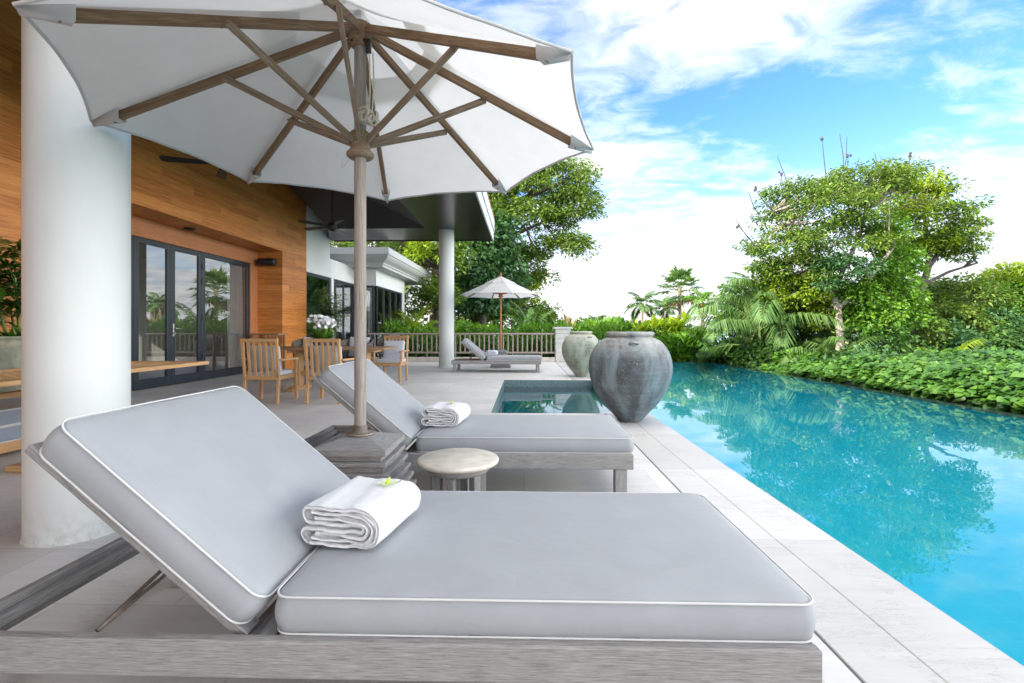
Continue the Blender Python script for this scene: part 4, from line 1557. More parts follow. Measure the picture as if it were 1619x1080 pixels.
# ================================================================== DINING FURNITURE
def make_chair(label, loc, rz, pillow=None):
    """teak armchair, faces local +y, origin on the floor under the seat"""
    t = thing('dining_chair', label, 'chair', loc, rz, 'slatted teak armchairs at the dining table')
    hw = .265
    for sg in (-1, 1):
        d = MB()
        d.beam((sg * (hw - .025), -.27, 0), (sg * (hw - .025), -.225, .36), .04, .048, .004, (0, 1, 0))
        d.build('leg', 'golden_teak', t)
        d = MB()
        d.beam((sg * (hw - .025), -.224, .355), (sg * (hw - .025), -.30, .90), .038, .042, .004, (0, 1, 0))
        d.build('back_post', 'golden_teak', t)
        d = MB()
        d.beam((sg * (hw + .005), .275, 0), (sg * (hw - .005), .265, .34), .042, .045, .004, (0, 1, 0))
        d.beam((sg * (hw - .005), .265, .335), (sg * (hw + .02), .215, .48), .040, .042, .004, (0, 1, 0))
        d.beam((sg * (hw + .02), .217, .475), (sg * (hw + .015), .24, .60), .040, .042, .004, (0, 1, 0))
        d.build('leg', 'golden_teak', t)
        d = MB()
        d.beam((sg * (hw + .006), -.255, .625), (sg * (hw + .016), .275, .615), .05, .03, .006)
        d.build('arm', 'golden_teak', t)
    d = MB()
    d.box((-hw + .046, -.245, .335), (hw - .046, -.21, .395), .004)
    d.box((-hw + .03, .245, .335), (hw - .03, .28, .39), .004)
    for sg in (-1, 1):
        d.box((sg * (hw - .022) - .014, -.20, .335), (sg * (hw - .022) + .014, .243, .39), .004)
    for i in range(6):
        d.box((-hw + .05, -.17 + i * .072, .375), (hw - .05, -.12 + i * .072, .392), .003)
    d.build('seat_frame', 'golden_teak', t)
    MB().beam((-hw - .002, -.302, .905), (hw + .002, -.302, .905), .04, .05, .006).build('top_rail', 'golden_teak', t)
    for i in range(5):
        xx = -.165 + i * .0825
        MB().beam((xx, -.232, .385), (xx, -.298, .885), .040, .016, .003, (0, 1, 0)).build('back_slat', 'golden_teak', t)
    mb, pp = MB(), MB()
    cushion_mesh(mb, pp, .47, .46, .055, Matrix.Translation((0, .015, .394)), .03, .012, .006, .005, 4)
    c = mb.build('seat_cushion', 'chair_cushion', t)
    pp.build('piping', 'piping_white', c)
    mb = MB()
    M = Matrix.Translation((0, -.10, .64)) @ Matrix.Rotation(R(99), 4, 'X')
    sz = (.44, .40) if pillow else (.42, .36)
    cushion_mesh(mb, None, sz[0], sz[1], .07, M, .03, .012, .015, .004, 5, .03)
    mb.build('back_pillow', 'pillow_fabric', t)
    return t


c1 = make_chair('slatted teak armchair seen from behind nearest the glass doors', (-3.77, 6.98, 0), R(2))
dup(c1, (-2.86, 7.0, 0), R(-2), label='slatted teak armchair seen from behind partly covered by the second lounger backrest')
dup(c1, (-2.72, 9.72, 0), R(176), label='teak armchair facing us across the dining table with a large pale pillow')


def make_wicker(label, loc, rz):
    t = thing('wicker_chair', label, 'chair', loc, rz, 'grey wicker tub chairs')
    # wrap-around back
    vs, fs, gc = [], [], []
    n, k = 36, 8
    for j in range(k + 1):
        for i in range(n + 1):
            a = R(-30 - 300 * i / n) + R(90 - 30)
            a = R(90 + 30) + R(300) * i / n
            fr_ = i / n
            hh = .62 + .25 * math.sin(math.pi * fr_) ** .7
            z = .30 + (hh - .30) * j / k
            r = .30 + .05 * j / k
            vs.append((r * math.cos(a), r * 1.02 * math.sin(a), z))
            gc.append((fr_ * 1.7, 0, z))
    for j in range(k):
        for i in range(n):
            a = j * (n + 1) + i
            fs.append([a, a + 1, a + n + 2, a + n + 1])
    d = MB()
    d.add(vs, fs, gc, True)
    inner = [(x * .9, y * .9, z) for x, y, z in vs]
    d.add(inner, [f[::-1] for f in fs], gc, True)
    top = [(vs[k * (n + 1) + i][0] * .95, vs[k * (n + 1) + i][1] * .95, vs[k * (n + 1) + i][2]) for i in range(n + 1)]
    d.tube(top, .022, 8)
    d.build('wicker_shell', 'wicker', t)
    MB().lathe([(.001, .27), (.30, .27), (.31, .30), (.30, .33), (.001, .33)], 30).build('seat', 'wicker', t)
    for k_ in range(4):
        a = math.pi / 4 + k_ * math.pi / 2
        MB().tube([(.25 * math.cos(a), .25 * math.sin(a), .28), (.30 * math.cos(a), .30 * math.sin(a), 0)], [.02, .014], 8).build('leg', 'black_metal', t)
    mb = MB()
    cushion_mesh(mb, None, .44, .42, .09, Matrix.Translation((0, .02, .33)), .08, .015, .01, .004, 6)
    mb.build('seat_cushion', 'chair_cushion', t)
    mb = MB()
    M = Matrix.Translation((0, -.13, .70)) @ Matrix.Rotation(R(100), 4, 'X')
    cushion_mesh(mb, None, .40, .38, .07, M, .03, .012, .02, .004, 7, .05)
    mb.build('back_pillow', 'pillow_fabric', t)
    return t


w1_ = make_wicker('grey wicker tub chair at the far side of the dining table, behind the orchids', (-4.42, 9.75, 0), R(185))
dup(w1_, (-3.5, 9.85, 0), R(178), label='grey wicker tub chair at the dining table just left of the parasol pole')
dup(w1_, (-3.95, 13.9, 0), R(150), label='grey wicker tub chair with pillow alone beside the railing')

t_ = thing('dining_table', 'long rectangular teak dining table with trestle legs between the armchairs', 'table', (-3.37, 8.32, 0))
d = MB()
for i in range(6):
    d.box((-1.03, -.43 + i * .1435, .715), (1.03, -.43 + i * .1435 + .141, .75), .004)
d.build('tabletop', 'table_teak', t_)
for sg in (-1, 1):
    d = MB()
    d.box((sg * .6 - .06, -.28, .05), (sg * .6 + .06, .28, .08), .004)
    d.box((sg * .6 - .045, -.10, .081), (sg * .6 + .045, .10, .66), .006)
    d.box((sg * .6 - .04, -.36, .661), (sg * .6 + .04, .36, .714), .006)
    d.box((sg * .6 - .07, -.36, 0), (sg * .6 + .07, .36, .049), .006)
    d.build('trestle', 'golden_teak', t_)
MB().box((-.554, -.03, .25), (.554, .03, .33), .005).build('stretcher', 'golden_teak', t_)

# orchids on the table
t_ = thing('potted_orchid', 'bowl of white moth orchids with strap leaves on the dining table', 'potted plant', (-3.55, 8.30, .75))
MB().lathe([(.001, 0), (.10, 0), (.15, .06), (.17, .13), (.16, .135), (.14, .12), (.001, .11)], 28).build('pot', 'pot_dark', t_)
V = []
n = 85
az = rng.uniform(0, 6.28, n)
el = rng.uniform(.5, 1.4, n)
P = np.stack([.08 * np.cos(az), .08 * np.sin(az), np.full(n, .11)], 1) * rng.uniform(.4, 1, (n, 1)) + np.array([0, 0, .05])
D = np.stack([np.cos(el) * np.cos(az), np.cos(el) * np.sin(az), np.sin(el)], 1)
N = np.stack([-np.sin(el) * np.cos(az), -np.sin(el) * np.sin(az), np.cos(el)], 1)
L = rng.uniform(.16, .34, n)
v, k = leaf_verts(P, D, N, L, L * .17, .15)
np_mesh('leaves', v.reshape(-1, 3), 4, 'leaf_bright', t_)
st = MB()
V = []
for i in range(26):
    a = rng.uniform(0, 6.28)
    r = rng.uniform(.04, .23)
    z = .50 - .35 * r + rng.uniform(-.05, .05)
    p = np.array([r * math.cos(a), r * math.sin(a), z])
    st.tube([(0.02 * math.cos(a), .02 * math.sin(a), .1), (p[0] * .55, p[1] * .55, z * .8), tuple(p)], .003, 5)
    for q in range(3):
        cen = p + rng.normal(size=3) * .03
        f = rand_unit(1)[0] * .6 + np.array([.3, -.8, .3])
        f = unit(f)
        s_ = unit(np.cross(f, np.array([0, 0, 1.0])))
        u_ = np.cross(s_, f)
        ang = np.arange(5) * 2 * math.pi / 5 + rng.uniform(0, 1)
        D = np.cos(ang)[:, None] * s_ + np.sin(ang)[:, None] * u_
        v, k = leaf_verts(np.tile(cen, (5, 1)), D, np.tile(f, (5, 1)), .042, .036, .05)
        V.append(v)
st.build('stems', 'stem_green', t_)
np_mesh('blossoms', np.concatenate(V).reshape(-1, 3), 4, 'petal_white', t_)


def rhapis(label, loc, pot_h, pot_r, heights, spread, potmat, group=None, fan_size=.32):
    t = thing('lady_palm', label, 'potted palm', loc, 0, 'potted lady palms')
    rp, hp = pot_r, pot_h
    MB().lathe([(.001, 0), (rp * .5, 0), (rp * .62, hp * .12), (rp * .9, hp * .4), (rp, hp * .65), (rp * .92, hp * .85), (rp * .68, hp * .94), (rp * .66, hp * .96), (rp * .74, hp * .97), (rp * .74, hp), (rp * .62, hp), (rp * .6, hp * .92), (.001, hp * .9)], 48, None, True, .004).build('pot', potmat, t)
    st, V = MB(), []
    for i, h in enumerate(heights):
        a = i * 2.4 + rng.uniform(-.3, .3)
        r0 = rp * .35 * rng.uniform(.2, 1)
        top = np.array([spread * math.cos(a) * rng.uniform(.3, 1), spread * math.sin(a) * rng.uniform(.3, 1), h])
        b0 = np.array([r0 * math.cos(a), r0 * math.sin(a), hp * .9])
        st.tube([b0, (b0 + top) / 2 + np.array([0, 0, .05]), top], [.011, .010, .007], 6)
        for k in range(10):
            f = k / 9
            pz = b0 + (top - b0) * (.45 + .55 * f)
            az = rng.uniform(0, 6.28)
            el = rng.uniform(.1, .9)
            d_ = np.array([math.cos(el) * math.cos(az), math.cos(el) * math.sin(az), math.sin(el)])
            q = pz + d_ * rng.uniform(.12, .26)
            st.tube([pz, q], .0035, 5, False)
            fan_leaf(V, q, az, el - .35, fan_size * rng.uniform(.8, 1.25), 8, 1.3, .115, .2)
    for k in range(16):
        az = rng.uniform(0, 6.28)
        fan_leaf(V, (rp * .3 * math.cos(az), rp * .3 * math.sin(az), hp * .93), az, rng.uniform(.7, 1.3), .26, 5, .8, .15, .2)
    st.build('stems', 'stem_green', t)
    np_mesh('leaves', np.concatenate(V).reshape(-1, 3), 4, 'leaf_rhapis', t)
    return t


rhapis('tall potted lady palm behind the orchids in front of the white wing window', (-5.42, 13.25, 0), .7, .32, (1.75, 1.95, 2.05, 1.6, 1.85, 1.5, 1.7, 1.4, 2.0), .28, 'pot_dark')
rhapis('dark mottled jar with a lady palm, left of the foreground column', (-5.42, 5.0, 0), .99, .47, (1.5, 1.85, 1.95, 1.7, 2.0, 1.6, 1.75, 1.4, 1.9, 1.3), .34, 'dark_pot', None, .36)

# near left seating: table and sofa behind the column
t_ = thing('outdoor_table', 'teak table with latticed top half hidden by the foreground column', 'table', (-3.62, 3.65, 0))
d = MB()
d.box((-.48, -1.03, .712), (-.41, 1.03, .746), .005)
d.box((.41, -1.03, .712), (.48, 1.03, .746), .005)
d.box((-.409, .96, .712), (.409, 1.03, .746), .005)
d.box((-.409, -1.03, .712), (.409, -.96, .746), .005)
for i in range(24):
    y = -.93 + i * .081
    d.box((-.4095, y - .027, .716), (.4095, y + .027, .738), .003)
for i in range(7):
    x = -.34 + i * .113
    d.box((x - .022, -.959, .7125), (x + .022, .959, .7415), .003)
d.build('tabletop', 'golden_teak', t_)
MB().box((-.09, -.09, .05), (.09, .09, .7115), .006).build('pedestal', 'golden_teak', t_)
MB().box((-.22, -.22, 0), (.22, .22, .0495), .006).build('foot', 'golden_teak', t_)
t_ = thing('outdoor_sofa', 'low teak sofa with stacked slate blue cushions at the left picture edge', 'sofa', (-4.65, 3.5, 0))
d = MB()
d.box((-.45, -.95, .06), (.45, .95, .14), .006)
for sx_ in (-1, 1):
    for sy_ in (-1, 1):
        d.box((sx_ * .4 - .04, sy_ * .9 - .04, 0), (sx_ * .4 + .04, sy_ * .9 + .04, .0595), .005)
d.build('base', 'golden_teak', t_)
for z in (.141, .275):
    mb, pp = MB(), MB()
    cushion_mesh(mb, pp, .88, 1.88, .132, Matrix.Translation((0, 0, z)), .04, .008, .006, .006, 8)
    c = mb.build('cushion', 'sofa_fabric', t_)
    pp.build('piping', 'piping_white', c)
d = MB()
d.box((.36, -.97, .50), (.46, .97, .545), .006)
for y in (-.93, 0.961 - .03, .0):
    d.box((.452, y - .025, .1405), (.492, y + .025, .499), .004) if abs(y) > .1 else None
d.build('arm_rail', 'golden_teak', t_)

t_ = thing('console_table', 'high narrow teak console with hanging hooks against the timber reveal', 'console', (-6.08, 11.2, 0))
MB().box((-.34, -.24, .93), (.36, .24, .975), .005).build('tabletop', 'table_teak', t_)
for sx_ in (-1, 1):
    for sy_ in (-1, 1):
        MB().box((sx_ * .28 - .025, sy_ * .19 - .025, 0), (sx_ * .28 + .025, sy_ * .19 + .025, .929), .004).build('leg', 'table_teak', t_)
d = MB()
for x in (.05, .14, .24):
    d.tube([(x, -.2, .928), (x, -.2, .88), (x + .015, -.2, .86), (x + .03, -.2, .875)], .005, 6)
d.build('hooks', 'steel', t_)

# ================================================================== PLANTING
def S(px_, py_, Y):
    """plan helper: metres at depth Y for a survey bearing"""
    return ((px_ - 829) / 755 * Y, Y, 1.06 + (521 - py_) / 755 * Y)


def cl(px_, py_, Y, rx_, rz_, n, base, ry=None, mat=None):
    k = Y / 755
    x, y, z = S(px_, py_, Y)
    r = ((x - base[0], y - base[1], z - base[2]), (rx_ * k, (ry if ry else rx_ * k * .9), rz_ * k), n)
    return r + ((mat,) if mat else ())


GZ = -.55
# --- big spreading tree across the pool
b0 = (8.95, 14.0, GZ)
tree('spreading_tree', 'tall spreading tree with bare twigs above its crown across the pool, pale trunk', 'tree', b0,
     [[(0, 0, 0, .15), (.12, 0, .6, .125), (.22, .1, 1.4, .11), (.16, .1, 2.1, .10), (.05, .15, 2.6, .09)],
      [(.05, .15, 2.55, .085), (.4, .3, 3.3, .07), (.9, .4, 4.2, .055), (1.3, .5, 5.2, .035)],
      [(.05, .15, 2.55, .085), (-.5, .1, 3.4, .065), (-1.2, 0, 4.2, .045), (-1.8, -.1, 5.0, .03)],
      [(.14, .1, 2.2, .07), (.8, -.2, 3.0, .05), (1.4, -.3, 3.9, .04)]],
     [cl(1290, 340, 14, 90, 36, 64, b0, 1.5), cl(1225, 392, 14, 55, 26, 34, b0, 1.2), cl(1345, 300, 14.2, 80, 32, 54, b0, 1.4),
      cl(1400, 292, 14.4, 55, 28, 30, b0, 1.2), cl(1335, 378, 13.8, 75, 44, 44, b0, 1.3), cl(1255, 430, 14.2, 60, 34, 40, b0, 1.1),
      cl(1320, 440, 13.6, 55, 40, 34, b0, 1.0, 'leaf_blue'), cl(1245, 470, 14.6, 60, 40, 44, b0, 1.0, 'leaf_yellow'), cl(1205, 440, 15, 34, 30, 22, b0, .9, 'leaf_yellow'), cl(1285, 505, 15, 40, 34, 28, b0, .9, 'leaf_yellow'), cl(1250, 310, 14, 50, 22, 18, b0, .9)],
     .108, 'leaf_tree', 'pale_bark', .37, 84, .45, .75, .42)
tr_ = [o for o in C.objects if o.name == 'spreading_tree'][0]
for (x0, y0, x1, y1, h) in ((1303, 275, 1296, 224, 1), (1318, 275, 1312, 222, 0), (1322, 272, 1328, 220, 0), (1332, 275, 1341, 246, 1), (1348, 280, 1355, 250, 0),
                            (1372, 282, 1364, 252, 0), (1395, 285, 1410, 252, 1), (1410, 285, 1410, 255, 1), (1250, 292, 1235, 270, 1), (1245, 290, 1226, 250, 0),
                            (1205, 325, 1182, 308, 1), (1212, 322, 1196, 298, 0), (1185, 385, 1150, 352, 0), (1192, 388, 1160, 362, 1), (1230, 310, 1222, 288, 0)):
    a, b_ = Vector(S(x0, y0 + 14, 14)), Vector(S(x1, y1, 14))
    off = Vector((random.uniform(-.1, .1), random.uniform(-.5, .5), 0))
    m_ = (a + b_) / 2 + Vector((random.uniform(-.08, .08), 0, -.03))
    tw = MB()
    tw.tube([a + off - Vector(b0), m_ + off - Vector(b0), b_ + off - Vector(b0)], [.018, .013, .008], 5)
    if h:
        for _ in range(3):
            tw.ball(tuple(b_ + off - Vector(b0) + Vector((random.uniform(-.05, .05), random.uniform(-.04, .04), random.uniform(-.06, .03)))), .035, 6, (1, 1, 1.3))
    tw.build('bare_twig', 'twig', tr_)


b1 = (11.9, 16.0, GZ)
tree('leaning_tree', 'leaning dark trunked tree with yellow green crown right of the pale trunked tree', 'tree', b1,
     [[(0, 0, 0, .17), (.3, 0, 1.3, .15), (.75, 0, 2.2, .13), (1.15, 0, 3.0, .11), (1.35, 0, 3.7, .09)],
      [(1.35, 0, 3.65, .08), (1.9, .1, 4.3, .06), (2.6, .2, 5.0, .04), (3.1, .3, 5.5, .02)],
      [(1.35, 0, 3.65, .08), (1.2, -.1, 4.6, .06), (1.1, -.1, 5.6, .04)],
      [(1.2, 0, 3.1, .06), (2.0, 0, 3.5, .045), (3.0, .1, 3.8, .03)]],
     [cl(1432, 318, 16, 40, 38, 44, b1, 1.0, 'leaf_yellow'), cl(1462, 310, 16, 26, 22, 16, b1, .8), cl(1470, 390, 16, 40, 24, 26, b1, .9), cl(1512, 350, 16, 26, 30, 12, b1, .7), cl(1465, 345, 16, 40, 32, 22, b1, 1.0), cl(1495, 375, 16, 36, 26, 16, b1, .9), cl(1500, 405, 16, 38, 14, 18, b1, .8),
      cl(1440, 398, 16, 50, 22, 32, b1, 1.0, 'leaf_yellow'), cl(1420, 360, 15.8, 30, 30, 22, b1, .9, 'leaf_yellow')],
     .125, 'leaf_tree', 'bark', .38, 60, .45, .7, .45)
b2 = (10.7, 14.4, GZ)
tree('vine_covered_tree', 'trunk smothered in bright green vines between the two trees across the pool', 'vine', b2,
     [[(0, 0, 0, .14), (.1, 0, 1.5, .12), (0, .1, 3.0, .1), (.1, .1, 4.2, .07)]],
     [cl(1392, 395, 14.4, 26, 46, 34, b2, .55), cl(1385, 455, 14.2, 34, 46, 54, b2, .6), cl(1372, 510, 14, 38, 42, 54, b2, .7), cl(1345, 480, 13.9, 24, 40, 24, b2, .5), cl(1412, 430, 14.6, 24, 40, 30, b2, .5), cl(1410, 500, 14.4, 34, 40, 44, b2, .6), cl(1440, 530, 14.6, 30, 26, 26, b2, .6, 'leaf_tree')],
     .10, 'leaf_bright', 'bark', .30, 70, .7, .45, .8)
b3 = (17.6, 18.0, GZ)
tree('rounded_tree', 'rounded bright crowned tree at the right picture edge', 'tree', b3,
     [[(0, 0, 0, .2), (.1, 0, 1.2, .16), (.2, 0, 2.2, .12)]],
     [cl(1598, 450, 18, 55, 34, 50, b3, 1.5, 'leaf_yellow'), cl(1560, 478, 18, 50, 34, 44, b3, 1.3), cl(1630, 500, 18, 50, 50, 50, b3, 1.4), cl(1580, 520, 17.6, 60, 40, 50, b3, 1.3, 'leaf_bright')],
     .17, 'leaf_bright', 'bark', .55, 60, .45, .7, .45)
b4 = (14.2, 17.0, GZ)
tree('bushy_tree', 'dense mid green bushy tree behind the leafy bank, left of the rounded tree', 'tree', b4,
     [[(0, 0, 0, .15), (.1, 0, 1.0, .12), (-.1, 0, 2.0, .08)]],
     [cl(1500, 470, 17, 50, 32, 46, b4, 1.2), cl(1470, 515, 16.6, 55, 40, 56, b4, 1.2), cl(1530, 525, 16.6, 50, 40, 50, b4, 1.2, 'leaf_blue'), cl(1445, 478, 17.4, 40, 30, 28, b4, 1)],
     .15, 'leaf_tree', 'bark', .5, 60, .45, .7, .45)

# --- tall ivy clad tree behind the railing
b5 = (-2.75, 28.0, GZ)
tree('ivy_clad_tree', 'huge leafy tree clad in climbers behind the railing, its crown reaching right', 'tree', b5,
     [[(0, 0, 0, .6), (.1, 0, 3.4, .5), (.4, 0, 6.8, .4), (1.0, 0, 9.8, .28)],
      [(.7, 0, 7.6, .27), (2.2, -.2, 9.0, .2), (4.1, -.3, 9.8, .13), (5.7, -.4, 10.4, .06)],
      [(.4, 0, 5.7, .2), (1.9, -.3, 7.0, .14), (3.8, -.4, 7.8, .07)],
      [(.8, 0, 9.3, .24), (-1.9, .2, 11.4, .13)]],
     [cl(860, 290, 28.0, 88, 40, 86, b5, 2.7), cl(905, 330, 27.6, 42, 46, 40, b5, 1.6), cl(830, 350, 27.6, 80, 40, 66, b5, 2.2), cl(890, 395, 27.3, 50, 22, 26, b5, 1.4),
      cl(760, 330, 28.0, 70, 60, 60, b5, 2.5), cl(800, 250, 28.7, 90, 40, 50, b5, 2.7), cl(835, 470, 29.5, 40, 45, 30, b5, 1.8, 'leaf_yellow'), cl(825, 425, 28.7, 50, 40, 36, b5, 1.8), cl(800, 490, 30.0, 40, 26, 30, b5, 1.6), cl(848, 505, 30.0, 34, 22, 24, b5, 1.4)],
     .23, 'leaf_tree', 'bark', .78, 90, .42, .7, .5)
b5b = (-2.3, 25.2, GZ)
tree('climbing_vines', 'dark curtain of climbing leaves down the trunk between the column and the far parasol', 'vine', b5b,
     [[(0, .8, 0, .26), (0, .8, 3.9, .2), (.25, .8, 7.0, .13)]],
     [cl(745, 400, 25.2, 46, 60, 60, b5b, 1.0), cl(752, 470, 24.9, 50, 50, 66, b5b, 1.0), cl(790, 440, 25.2, 34, 60, 44, b5b, 0.9), cl(770, 370, 25.2, 44, 40, 36, b5b, 1.0)],
     .27, 'leaf_blue', 'bark', .6, 56, .55, .3, .9)
b5c = (-4.2, 22.5, GZ)
tree('garden_tree', 'pale leaved tree seen left of the far column above the white cornice', 'tree', b5c,
     [[(0, 0, 0, .2), (.1, 0, 2.5, .15), (.1, 0, 4.5, .1)]],
     [cl(600, 372, 22.5, 60, 26, 40, b5c, 1.2), cl(680, 420, 22.5, 40, 50, 50, b5c, 1.4, 'leaf_yellow'), cl(650, 400, 23, 50, 30, 34, b5c, 1.4), cl(690, 480, 22, 36, 40, 46, b5c, 1.2), cl(720, 400, 22, 30, 60, 40, b5c, 1.2)],
     .2, 'leaf_tree', 'bark', .5, 60, .42, .6, .5)
b6 = (-8.6, 25.0, GZ)
tree('garden_tree', 'leafy tree glimpsed between the dark soffit and the white cornice', 'tree', b6,
     [[(0, 0, 0, .2), (.1, 0, 2.5, .15), (.1, 0, 4.5, .1)]],
     [cl(575, 372, 25, 60, 30, 50, b6, 1.4), cl(530, 385, 25, 40, 30, 34, b6, 1.2), cl(640, 385, 25, 40, 40, 34, b6, 1.2, 'leaf_bright')],
     .2, 'leaf_tree', 'bark', .5, 60, .42, .6, .5)
palm('coconut_palm', 'feathery palm behind the white cornice of the rear wing', 'palm', (-5.0, 25.5, GZ), 5.6, 13, 3.0, .75, 'leaf_palm', .14, (.2, .1), (-.5, 1.1), 1.4, 44, .06)
palm('young_palm', 'yellow green young palm behind the railing left of the far column', 'palm', (-4.1, 18.6, GZ), 1.0, 13, 1.5, .4, 'leaf_yellow', .08, (0, 0), (.2, 1.3), 1.1, 30, .07, 'young palms behind the railing')
palm('young_palm', 'yellow green young palm beside the rear wing wall behind the railing', 'palm', (-4.75, 20.4, GZ), 1.5, 12, 1.6, .42, 'leaf_yellow', .08, (0, 0), (.2, 1.3), 1.1, 30, .07, 'young palms behind the railing')
palm('feather_palm', 'dark feather palm rising above the hedge beneath the far parasol', 'palm', (.25, 20.0, GZ), 1.3, 16, 1.9, .48, 'leaf_dark', .1, (0, 0), (.1, 1.35), 1.0, 34, .06)


# --- hedge of broad strap leaves behind the railing
def strap_hedge(name, label, x0, x1, y0, y1, ztop, n, L, mat, seedg=0, cat='hedge', w=.24, zlo=-.5):
    o0 = ((x0 + x1) / 2, (y0 + y1) / 2, GZ)
    t = thing(name, label, cat, o0)
    P = np.stack([rng.uniform(x0, x1, n), rng.uniform(y0, y1, n), rng.uniform(zlo, ztop - L * .5, n)], 1)
    P[:, 2] += .12 * np.sin(P[:, 0] * 2.3) + .08 * np.sin(P[:, 0] * 5.1 + 1)
    az = rng.uniform(0, 6.28, n)
    el = rng.uniform(.35, 1.35, n)
    D = np.stack([np.cos(el) * np.cos(az), np.cos(el) * np.sin(az), np.sin(el)], 1)
    N = np.stack([-np.sin(el) * np.cos(az), -np.sin(el) * np.sin(az), np.cos(el)], 1)
    ll = L * rng.uniform(.6, 1.25, n)
    v, k = leaf_verts(P - np.array(o0), D, N, ll, ll * w, .22)
    np_mesh('foliage', v.reshape(-1, 3), 4, mat, t)
    sb = MB()
    for i in range(int((x1 - x0) * 3)):
        x_ = rng.uniform(x0, x1) - o0[0]
        y_ = rng.uniform(y0, y1) - o0[1]
        sb.tube([(x_, y_, 0), (x_ + .05, y_, (ztop - GZ) * .5), (x_ + .08, y_ + .03, (ztop - GZ) * .8)], [.02, .016, .01], 5)
    sb.build('stems', 'stem_green', t)
    return t


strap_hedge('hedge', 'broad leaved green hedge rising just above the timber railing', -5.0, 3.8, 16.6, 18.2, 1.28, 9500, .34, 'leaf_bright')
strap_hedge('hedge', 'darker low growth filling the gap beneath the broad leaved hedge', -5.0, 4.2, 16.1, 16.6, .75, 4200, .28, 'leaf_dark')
strap_hedge('ginger_clump', 'bright yellow green ginger clump behind the far pool corner', 4.3, 6.1, 18.2, 19.6, 1.5, 1500, .5, 'leaf_yellow', 0, 'shrub', .34)
strap_hedge('ginger_clump', 'mid green leafy clump at the far pool edge right of the grey jar', 4.2, 6.6, 16.7, 18.0, .95, 2600, .36, 'leaf_bright', 0, 'shrub', .3)
strap_hedge('shrub_bank', 'fresh green shrub bank behind the green jar and pillar', 1.8, 5.2, 19.0, 22.0, 1.45, 3800, .34, 'leaf_bright', 0, 'shrub', .3)

# spiky plant and small pale plants above the hedge
def spiky(label, loc, h, n, mat, w=.07):
    t = thing('spiky_plant', label, 'plant', loc)
    az = rng.uniform(0, 6.28, n)
    el = rng.uniform(.75, 1.45, n)
    D = np.stack([np.cos(el) * np.cos(az), np.cos(el) * np.sin(az), np.sin(el)], 1)
    N = np.stack([-np.sin(el) * np.cos(az), -np.sin(el) * np.sin(az), np.cos(el)], 1)
    P = np.tile(np.array([0, 0, h * .55]), (n, 1))
    L = h * .55 * rng.uniform(.6, 1.1, n)
    v, k = leaf_verts(P, D, N, L, L * w, .05)
    np_mesh('leaves', v.reshape(-1, 3), 4, mat, t)
    MB().tube([(0, 0, 0), (.02, 0, h * .57)], [.04, .03], 7).build('stem', 'bark', t)


spiky('spiky grey leaved plant above the hedge left of the pillar', (1.75, 19.0, GZ), 2.45, 16, 'leaf_dry', .06)
palm('small_palm', 'pale small palm crown above the hedge over the pillar', 'palm', (3.4, 23.0, GZ), 1.9, 12, .8, .3, 'leaf_palm', .05, (0, 0), (.0, 1.3), 1.0, 20, .06, 'small palms beyond the hedge')
palm('small_palm', 'pale small palm crown above the hedge between the two jars', 'palm', (4.7, 23.0, GZ), 1.7, 12, .8, .3, 'leaf_palm', .05, (0, 0), (.0, 1.3), 1.0, 20, .06, 'small palms beyond the hedge')

# --- palms against the sky
palm('slender_palm', 'slender palm with arching fronds against the white sky, leftmost of the palms', 'palm', (6.1, 25.0, GZ), 3.05, 12, 1.15, .42, 'leaf_palm', .075, (.05, 0), (-.35, 1.25), 1.1, 26, .07, 'palms against the sky')
palm('slender_palm', 'shorter palm crown right beside the leftmost slender palm', 'palm', (7.6, 26.5, GZ), 2.85, 10, 1.0, .40, 'leaf_palm', .07, (.1, 0), (-.3, 1.2), 1.1, 24, .07, 'palms against the sky')
palm('fruiting_palm', 'palm with a bunch of orange fruit beside the fan palm', 'palm', (9.8, 26.5, GZ), 3.2, 12, 1.3, .45, 'leaf_bright', .09, (0, 0), (-.5, 1.2), 1.2, 28, .07, 'palms against the sky', .5, True)
t_ = thing('fan_palm', 'tall fan palm with orange tinted trunk standing clear against the sky', 'palm', (12.9, 40.0, -3.0), 0, 'palms against the sky')
MB().tube([(0, 0, 0), (.05, 0, 3), (0, 0, 7.5)], [.2, .15, .14], 10).build('trunk', 'palm_bark', t_)
V, V2, st = [], [], MB()
for i in range(34):
    az = i * 2.399
    f = i / 33
    el = 1.35 - 2.0 * f + rng.normal() * .1
    d_ = np.array([math.cos(el) * math.cos(az), math.cos(el) * math.sin(az), math.sin(el)])
    b_ = np.array([0, 0, 7.4 - f * .4])
    q = b_ + d_ * rng.uniform(1.0, 1.4)
    st.tube([b_, q], .022, 5, False)
    fan_leaf(V if f < .86 else V2, q, az, el - .1, 1.2 * rng.uniform(.85, 1.1), 13, 1.7, .17, .2)
st.build('petioles', 'stem_green', t_)
np_mesh('fan_leaves', np.concatenate(V).reshape(-1, 3), 4, 'leaf_palm', t_)
np_mesh('dead_leaves', np.concatenate(V2).reshape(-1, 3), 4, 'leaf_dry', t_)


